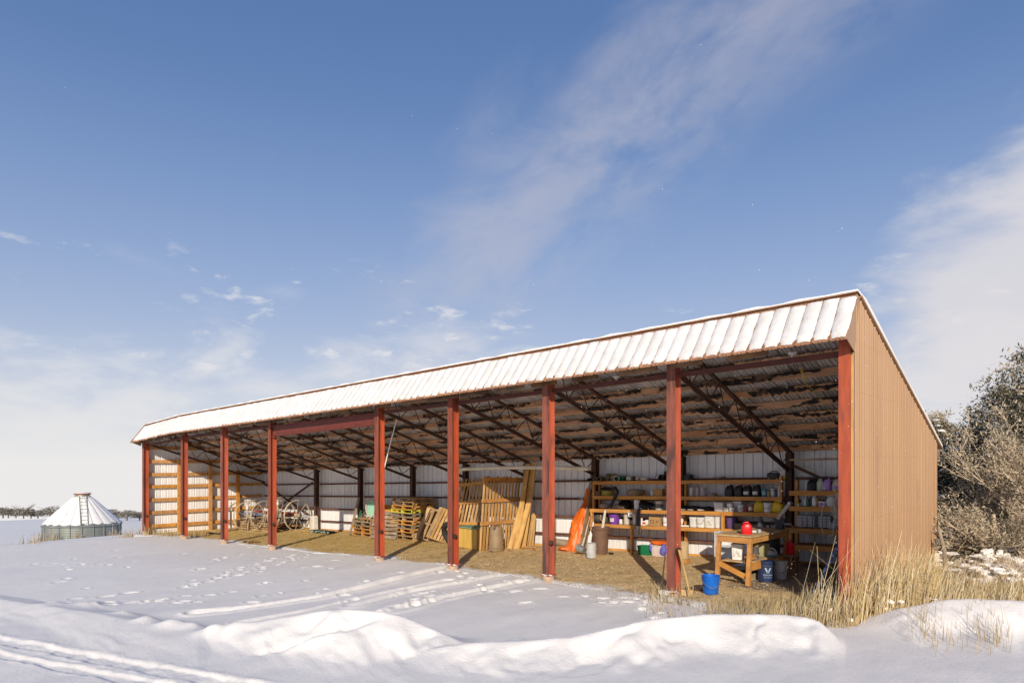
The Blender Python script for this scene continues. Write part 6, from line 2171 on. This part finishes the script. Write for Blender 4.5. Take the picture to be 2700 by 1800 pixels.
# trees right of the shed
juniper('juniper', 'olive juniper with snow showing above the back corner of the shed', spot(2475, 20.5), 3.85, 1.05, 3, 300, .05, 90, (.12, .48, .40), .20, group=None)
juniper('juniper', 'dark shaded juniper standing close behind the tan end wall', spot(2545, 16.2), 2.75, 1.25, 5, 330, .05, 90, (.88, .10, .02), .30, low=.02)
juniper('juniper', 'tall dark juniper with tan sprays at the right edge', spot(2775, 15.0), 4.9, 1.85, 8, 560, .05, 90, (.42, .32, .26), .05, low=.2)
juniper('juniper', 'low dark juniper thicket behind the brush pile at the right edge', spot(2660, 17.2), 2.5, 1.5, 12, 280, .055, 80, (.75, .2, .05), .25, low=.0)


def dead_tree(label, base, height, spread_, seed, nb=9, lean=(0, 0)):
    rn_ = random.Random(seed)
    t = thing('bare_juniper', label, 'tree', base)
    mb = MB()
    tips = []
    for k in range(nb):
        a = rn_.uniform(0, 6.28)
        dirn = Vector((math.cos(a) * spread_ + lean[0], math.sin(a) * spread_ + lean[1], rn_.uniform(.5, 1.2)))
        branchset(mb, (0, 0, rn_.uniform(0, .2)), dirn, height * rn_.uniform(.4, .6), .035, 3, rn_, .6, tips)
    mb.build('branches', M_TWIG, t)
    rs = np.random.RandomState(seed)
    c = np.array([tuple(p) for p in tips])
    c = np.repeat(c, 11, axis=0); c = c + rs.normal(size=c.shape) * .065
    me = leafmesh('dry_leaves', c, None, .032 * (.5 + rs.rand(len(c))), [M_JUN3, M_JUN2, M_TWIG], rs.choice(3, len(c), p=[.5, .3, .2]), rs)
    link('dry_leaves', me, t)
    return t


dead_tree('tan half-bare juniper with sunlit sprays before the tall dark one', spot(2735, 13.4), 3.0, .35, 21, 12)
dead_tree('low tan bush of bare twigs beside the tan end wall', spot(2635, 14.4), 1.5, .6, 25, 7)
dead_tree('leaning bare bush with pale branches at the right edge', spot(2690, 12.6), 1.7, 1.0, 29, 7, (-.3, 0))

# brush pile with snow
for q, (u, d, n, ln) in enumerate(((2530, 13.4, 90, 1.4), (2660, 12.9, 90, 1.3))):
    b = spot(u, d)
    t = thing('brush_pile', ('pile of cut branches under snow beside the tan end wall', 'pile of cut branches under snow at the right edge')[q], 'brush', b)
    rn_ = random.Random(50 + q)
    mb = MB()
    for k in range(n):
        a = rn_.uniform(0, 6.28)
        c = Vector((rn_.uniform(-.8, .8), rn_.uniform(-.6, .6), rn_.uniform(.05, .75)))
        d_ = Vector((math.cos(a), math.sin(a), rn_.uniform(-.25, .35))) * ln * rn_.uniform(.25, .6)
        mb.tube([c - d_, c + Vector((0, 0, rn_.uniform(-.05, .1))), c + d_], [.016, .012, .005], 4, caps=False)
    o = mb.build('branches', M_BARK, t); o['kind'] = 'stuff'
    sm = MB()
    for k in range(7):
        cx_, cy_, cz_ = rn_.uniform(-.8, .8), rn_.uniform(-.7, .2), rn_.uniform(.05, .5)
        for j in range(9):
            sm.blob((cx_ + rn_.gauss(0, .16), cy_ + rn_.gauss(0, .10), cz_ + rn_.gauss(0, .035)), (rn_.uniform(.05, .14), rn_.uniform(.05, .12), rn_.uniform(.03, .08)), seed=500 + k * 9 + j + 90 * q, amp=.55, n=11, k=7)
    o = sm.build('snow_load', M_SNOW, t, smooth=True); o['kind'] = 'stuff'
t = thing('dead_stake', 'grey weathered stake leaning beside the tan end wall', 'stake', spot(2494, 12.6))
MB().tube([(0, 0, 0), (-.02, 0, .5), (-.12, 0, .95)], [.04, .035, .03], 7).build('stake', M_GREYWOOD, t, smooth=True)
t = thing('dead_stake', 'upright pale stake standing in the brush at the right edge', 'stake', spot(2620, 12.9))
MB().tube([(0, 0, 0), (.01, 0, .6), (0, 0, 1.15)], [.045, .04, .035], 7).build('stake', M_TWIG, t, smooth=True)
# low sage bushes in snow
for q, (u, d, s) in enumerate(((2560, 11.6, .5), (2690, 11.4, .6), (2625, 12.2, .5))):
    b = spot(u, d)
    t = thing('sage_bush', ('small snowy sage bush nearest the tan end wall', 'snowy sage bush at the right edge of the picture', 'snowy sage bush between two others')[q], 'bush', b)
    rn_ = random.Random(80 + q); mb = MB(); tips = []
    for k in range(12):
        a = rn_.uniform(0, 6.28)
        branchset(mb, (rn_.uniform(-.2, .2), rn_.uniform(-.2, .2), 0), (math.cos(a) * .7, math.sin(a) * .7, 1), s * .6, .012, 2, rn_, .6, tips)
    mb.build('stems', M_TWIG, t)
    sm = MB()
    for k in range(26):
        sm.blob((rn_.gauss(0, .26), rn_.gauss(-.05, .18), rn_.uniform(.10, .36)), (rn_.uniform(.04, .12), rn_.uniform(.04, .10), rn_.uniform(.025, .06)), seed=600 + k + 40 * q, amp=.55, n=11, k=7)
    o = sm.build('snow_load', M_SNOW, t, smooth=True); o['kind'] = 'stuff'

# ---------------------------------------------------------------- dry grass
M_GRASS = pm('dry_grass', (.62, .47, .22), (.50, .36, .155), 2.0, rough=.75, world_co=True, c3=(.70, .56, .30), c3scale=5, c3lo=.5, c3hi=.7)
M_GRASS2 = pm('dry_grass_dull', (.46, .36, .20), (.34, .26, .14), 2.0, rough=.8, world_co=True)

M_GRASS3 = pm('bleached_grass', (.74, .63, .42), (.62, .51, .32), 2.0, rough=.75, world_co=True)


def grass(name, label, spots_, mat, lean=(.10, 0.02), width=.006):
    """spots_: (x, y, z, height)"""
    rn_ = random.Random(len(spots_))
    V, F = [], []
    for (x, y, z, h) in spots_:
        sg_ = .10 if rn_.random() < .82 else .38
        lx, ly = (lean[0] + rn_.gauss(0, sg_)) * h, (lean[1] + rn_.gauss(0, sg_)) * h
        w = width * rn_.uniform(.7, 1.3)
        a = rn_.uniform(0, 6.28)
        o = len(V)
        for (f, ww) in ((0, 1), (.45, .8), (1, .35)):
            cx, cy, cz_ = x + lx * f ** 1.5, y + ly * f ** 1.5, z + h * f
            for k in range(3):
                q = a + 2.094 * k
                V.append((cx + w * ww * math.cos(q), cy + w * ww * math.sin(q), cz_))
        for s in (0, 3):
            for k in range(3):
                k2 = (k + 1) % 3
                F.append((o + s + k, o + s + k2, o + s + 3 + k2, o + s + 3 + k))
    me = bpy.data.meshes.new(name)
    me.from_pydata(V, [], F)
    mats = mat if isinstance(mat, list) else [mat]
    for m_ in mats:
        me.materials.append(m_)
    if len(mats) > 1:
        ids = []
        for k in range(len(F) // 6):
            ids += [rn_.choice((0, 0, 0, 0, 1, 1, 1, 2)) % len(mats)] * 6
        me.polygons.foreach_set('material_index', ids)
    o = link(name, me)
    tag(o, label, 'grass', kind='stuff')
    return o


rn_ = random.Random(123)
tall, dull, short = [], [], []
def gsurf(x, y):
    return max(snow_z(x, y), fz(x) if (-29.6 < x < -2.7 and y > np.interp(x, EX, EY) - .3) else -99) - .03
# tall reeds from the last post along the end wall
for k in range(1500):
    f = rn_.random()
    u = 2030 + 440 * f ** .85
    v = 1652 - 36 * max(0, f - .45) / .55 + rn_.uniform(-46, 10) - 22 * f
    p = onfloor(u, v, -.1)
    if -5.6 < p.x < 0.9 and not (XL < p.x < XR + .06 and p.y > YF + .3):
        if u < 2240 and rn_.random() < .45:
            continue
        h = (.28 + .62 * min(1, max(0, (u - 2060) / 260))) * rn_.uniform(.30, 1.12)
        if u > 2420:
            h *= max(.45, 1 - (u - 2420) / 160)
        tall.append((p.x, p.y, gsurf(p.x, p.y), h))
for k in range(26):
    u = rn_.uniform(2090, 2440); p = onfloor(u, rn_.uniform(1612, 1640), -.1)
    tall.append((p.x, p.y, gsurf(p.x, p.y), rn_.uniform(1.0, 1.25)))
# ragged low grass at the shed mouth and before the posts
for k in range(1900):
    u = rn_.uniform(1700, 2240); v = rn_.uniform(1588, 1650) + (u - 1900) * .03
    if u < 1860 and rn_.random() < .8:
        continue
    p = onfloor(u, v, -.1)
    dull.append((p.x, p.y, gsurf(p.x, p.y), rn_.uniform(.06, .20) * (1 + .8 * max(0, (u - 1850) / 300))))
for k in range(140):
    u = rn_.uniform(1715, 1830); v = rn_.uniform(1560, 1592)
    p = onfloor(u, v, -.1)
    dull.append((p.x, p.y, gsurf(p.x, p.y), rn_.uniform(.05, .28)))
# behind the right-hand mound
for k in range(2300):
    u = rn_.uniform(2400, 2760); d = rn_.uniform(9.9, 12.6)
    p = FWD * d + RGT * ((u - 1350) / 1800 * d)
    if p.x < XR + .1:
        continue
    short.append((p.x, p.y, snow_z(p.x, p.y) - .03, rn_.uniform(.12, .42) * (1.5 if rn_.random() < .12 else 1)))
grass('reed_grass', 'tall pale dry reeds leaning in front of the tan end wall', tall, [M_GRASS, M_GRASS3, M_GRASS2], (.15, .05), .005)
grass('low_grass', 'short tangled dry grass along the mouth of the shed', dull, M_GRASS2, (.05, 0), .005)
grass('meadow_grass', 'dry grass standing in snow right of the shed', short, [M_GRASS3, M_GRASS2, M_GRASS], (.15, .05), .0055)
gs = MB()
for k in range(46):
    u = rn_.uniform(2090, 2480); p = onfloor(u, rn_.uniform(1612, 1650) - 26 * max(0, (u - 2250) / 200), -.1)
    gs.blob((p.x, p.y, gsurf(p.x, p.y) + rn_.uniform(.03, .22)), (rn_.uniform(.015, .05), rn_.uniform(.015, .04), rn_.uniform(.01, .03)), seed=800 + k, amp=.5, n=8, k=5)
tag(gs.build('grass_snow', M_SNOW, smooth=True), 'small clots of snow caught low in the reeds', 'snow', kind='stuff')
# sparse tufts
tufts = []
for (u, v, n, h, sp) in ((325, 1411, 60, .4, .5), (355, 1407, 130, .6, .6), (395, 1409, 60, .5, .4), (440, 1412, 70, .3, .7), (500, 1416, 60, .3, .5), (1070, 1478, 14, .3, .2), (90, 1424, 40, .45, .2), (75, 1436, 20, .4, .5)):
    c = onfloor(u, v, -.1)
    for k in range(n):
        x, y = c.x + rn_.gauss(0, sp * .6), c.y + rn_.gauss(0, sp * .5)
        tufts.append((x, y, gsurf(x, y), h * rn_.uniform(.3, 1.0)))
grass('field_tufts', 'tawny grass tufts round the far end post of the shed', tufts, M_GRASS2, (.05, 0), .010)
tb = []
for (a, n) in ((3.4, 40), (3.9, 60), (4.6, 40), (3.0, 30)):
    for k in range(n):
        q = a - 3.14159 + .27 + rn_.gauss(0, .05) - .9
        r_q = RB + .35 + rn_.random() * .4
        x, y = bx_ + r_q * math.cos(a - 4.1 - .15 + rn_.gauss(0, .06)), by_ + r_q * math.sin(a - 4.1 - .15 + rn_.gauss(0, .06))
        tb.append((x, y, -3.3, rn_.uniform(.5, 1.25)))
grass('bin_grass', 'dry weeds growing against the grain bin', tb, M_GRASS2, (.05, 0), .02)
stems = []
for (u, v, n) in ((2430, 1655, 60), (2590, 1690, 40), (2480, 1690, 30), (2640, 1690, 26), (2560, 1640, 20)):
    d = 8.6
    for k in range(n):
        uu = u + rn_.gauss(0, 26); dd = d + rn_.gauss(0, .25) - (v - 1640) / 80
        p = FWD * dd + RGT * ((uu - 1350) / 1800 * dd)
        stems.append((p.x, p.y, snow_z(p.x, p.y) - .02, rn_.uniform(.08, .32)))
grass('snow_stems', 'a few thin dry stems poking out of the right-hand snow bank', stems, M_GRASS2, (.02, 0), .003)
# sparse stems by the snow edge
sp_ = []
for k in range(60):
    u = rn_.uniform(1560, 1760); p = onfloor(u, rn_.uniform(1555, 1600), -.1)
    sp_.append((p.x, p.y, gsurf(p.x, p.y), rn_.uniform(.06, .22)))
grass('edge_stems', 'sparse stems where gravel meets snow left of the eighth post', sp_, M_GRASS2, (.02, 0), .004)

# ---------------------------------------------------------------- gravel lumps
rn_ = random.Random(99)
mb = MB()
for k in range(5200):
    x, y = rn_.uniform(-12, -3.2), rn_.uniform(9.2, 14.2)
    e = y - float(np.interp(x, EX, EY))
    if e < -.1 or (rn_.random() > math.exp(-max(0, e - .2) / 1.7) and rn_.random() > .35):
        continue
    s = rn_.uniform(.006, .017) * (1.5 if rn_.random() < .05 else 1)
    z = fz(x) + .004
    a = rn_.uniform(0, 6.28)
    c, q = math.cos(a) * s, math.sin(a) * s
    mb.add([(x + c, y + q, z), (x - q * 1.3, y + c * 1.3, z), (x - c, y - q, z), (x + q, y - c, z), (x + c * .2, y + q * .1, z + s * .95)], [(0, 1, 4), (1, 2, 4), (2, 3, 4), (3, 0, 4)], rn_.choice((0, 0, 1)))
gr = mb.build('gravel', [pm('pale_gravel', (.66, .52, .34), (.52, .40, .25), 3, rough=.9, world_co=True), pm('brown_gravel', (.40, .28, .16), (.30, .21, .12), 3, rough=.9, world_co=True)])
tag(gr, 'loose pale gravel scattered over the shed floor', 'gravel', kind='stuff')

# straw and chaff trodden into the floor
mb = MB()
for k in range(9000):
    x, y = rn_.uniform(-28.5, -3.4), rn_.uniform(9.9, 15.0)
    if x > -11 and rn_.random() < .55:
        continue
    if y < float(np.interp(x, EX, EY)) + .05:
        continue
    a = rn_.uniform(0, 6.28); l, w = rn_.uniform(.03, .13), rn_.uniform(.004, .011)
    c, q = math.cos(a), math.sin(a); z = fz(x) + rn_.uniform(.006, .022)
    mb.add([(x - c * l + q * w, y - q * l - c * w, z), (x - c * l - q * w, y - q * l + c * w, z + .004), (x + c * l, y + q * l, z + rn_.uniform(.004, .03))], [(0, 1, 2)], rn_.choice((0, 0, 1, 2)))
st = mb.build('straw_litter', [pm('gold_straw', (.70, .50, .17), (.58, .40, .12), 3, rough=.8, world_co=True), pm('brown_chaff', (.30, .19, .08), (.22, .14, .06), 3, rough=.9, world_co=True), pm('pale_straw', (.76, .64, .40), (.66, .54, .32), 3, rough=.8, world_co=True)])
tag(st, 'golden straw and chaff trodden into the shed floor', 'straw', kind='stuff')

# ---------------------------------------------------------------- far trees along the field
def far_tree(label, u, d, h, w, seed, bare=False):
    p = FWD * d + RGT * ((u - 1350) / 1800 * d)
    zb = CAM_Z - (1352 + (u / 400) * 8 - 1216) * d / 1800
    rs = np.random.RandomState(seed)
    t = thing('field_tree', label, 'tree', (p.x, p.y, zb - .9), 0, 'low trees along the far field')
    mb = MB().tube([(0, 0, -.5), (.1, 0, h * .4), (0, .1, h * .7)], [.2, .14, .05], 6)
    rn__ = random.Random(seed)
    for k in range(16 if bare else 6):
        a = rn__.uniform(0, 6.28)
        mb.tube([(0, 0, h * .25), (w * .3 * math.cos(a), w * .3 * math.sin(a), h * .7), (w * .5 * math.cos(a), w * .5 * math.sin(a), h * (1.15 if bare else .85) * rn__.uniform(.7, 1))], [.09, .06, .03], 4, caps=False)
    mb.build('trunk', M_BARK, t)
    n = 700
    d_ = rs.normal(size=(n, 3)); d_ /= np.linalg.norm(d_, axis=1)[:, None]
    lob = rs.normal(size=(9, 3)); lob /= np.linalg.norm(lob, axis=1)[:, None]
    rad_ = (rs.rand(n) ** .3) * (.72 + .35 * np.max(d_ @ lob.T, axis=1) ** 4)
    c = d_ * rad_[:, None] * np.array([w / 2, w / 2, h * .5 * (.7 if bare else 1)]) + np.array([0, 0, h * (.36 if bare else .42)])
    c[:, 2] = np.maximum(c[:, 2], rs.rand(len(c)) * 1.2)
    me = leafmesh('crown', c, None, .30 * (.5 + rs.rand(len(c))), [M_FAR, M_FARD], (rs.rand(len(c)) < .45).astype(int), rs)
    link('crown', me, t)


ft = [(8, 4.0, 6.2, 'dark round tree at the far left edge of the field'), (22, 3.9, 7.0, 'leafy round tree second from the left edge of the field'), (42, 2.2, 4.0, 'small low tree third from the left edge of the field'),
      (62, 4.6, 6.0, 'bare-topped tree left of the grain bin'), (82, 2.4, 5.0, 'low tree just right of the bare-topped one'), (100, 3.0, 6.0, 'mid-sized tree two left of the grain bin'), (132, 4.8, 7.5, 'large round tree just left of the grain bin'),
      (285, 4.4, 6.5, 'round tree just right of the grain bin'), (305, 3.0, 5.0, 'low tree second right of the grain bin'), (335, 3.6, 7.0, 'broad tree between grain bin and shed'), (368, 3.2, 5.0, 'last low tree before the shed post')]
for k, (u, h, w, lab) in enumerate(ft):
    far_tree(lab, u, 190 + 7 * (k % 3), h * .74, w * .95, 700 + k, bare=(k == 3))
far = []
for k in range(46):
    rs = random.Random(k)

# ---------------------------------------------------------------- drifting snowflakes
rn_ = random.Random(7)
mb = MB()
for k in range(330):
    d = rn_.uniform(4.5, 13.5)
    u, v = rn_.uniform(-50, 2750), rn_.uniform(100, 1600)
    if k < 240:
        u, v, d = rn_.uniform(1500, 2400), rn_.uniform(950, 1620), rn_.uniform(6, 11.5)
    p = FWD * d + RGT * ((u - 1350) / 1800 * d) + Vector((0, 0, CAM_Z + (1216 - v) / 1800 * d))
    if p.z < snow_z(p.x, p.y) + .1:
        continue
    s = rn_.uniform(.0022, .0048)
    mb.add([p + Vector(q) * s for q in ((1, 0, 0), (-1, 0, 0), (0, 1, 0), (0, -1, 0), (0, 0, 1), (0, 0, -1))], [(0, 2, 4), (2, 1, 4), (1, 3, 4), (3, 0, 4), (2, 0, 5), (1, 2, 5), (3, 1, 5), (0, 3, 5)])
fl = mb.build('snowflakes', M_SNOW)
tag(fl, 'tiny snowflakes drifting in the air before the shed', 'snowflakes', kind='stuff')
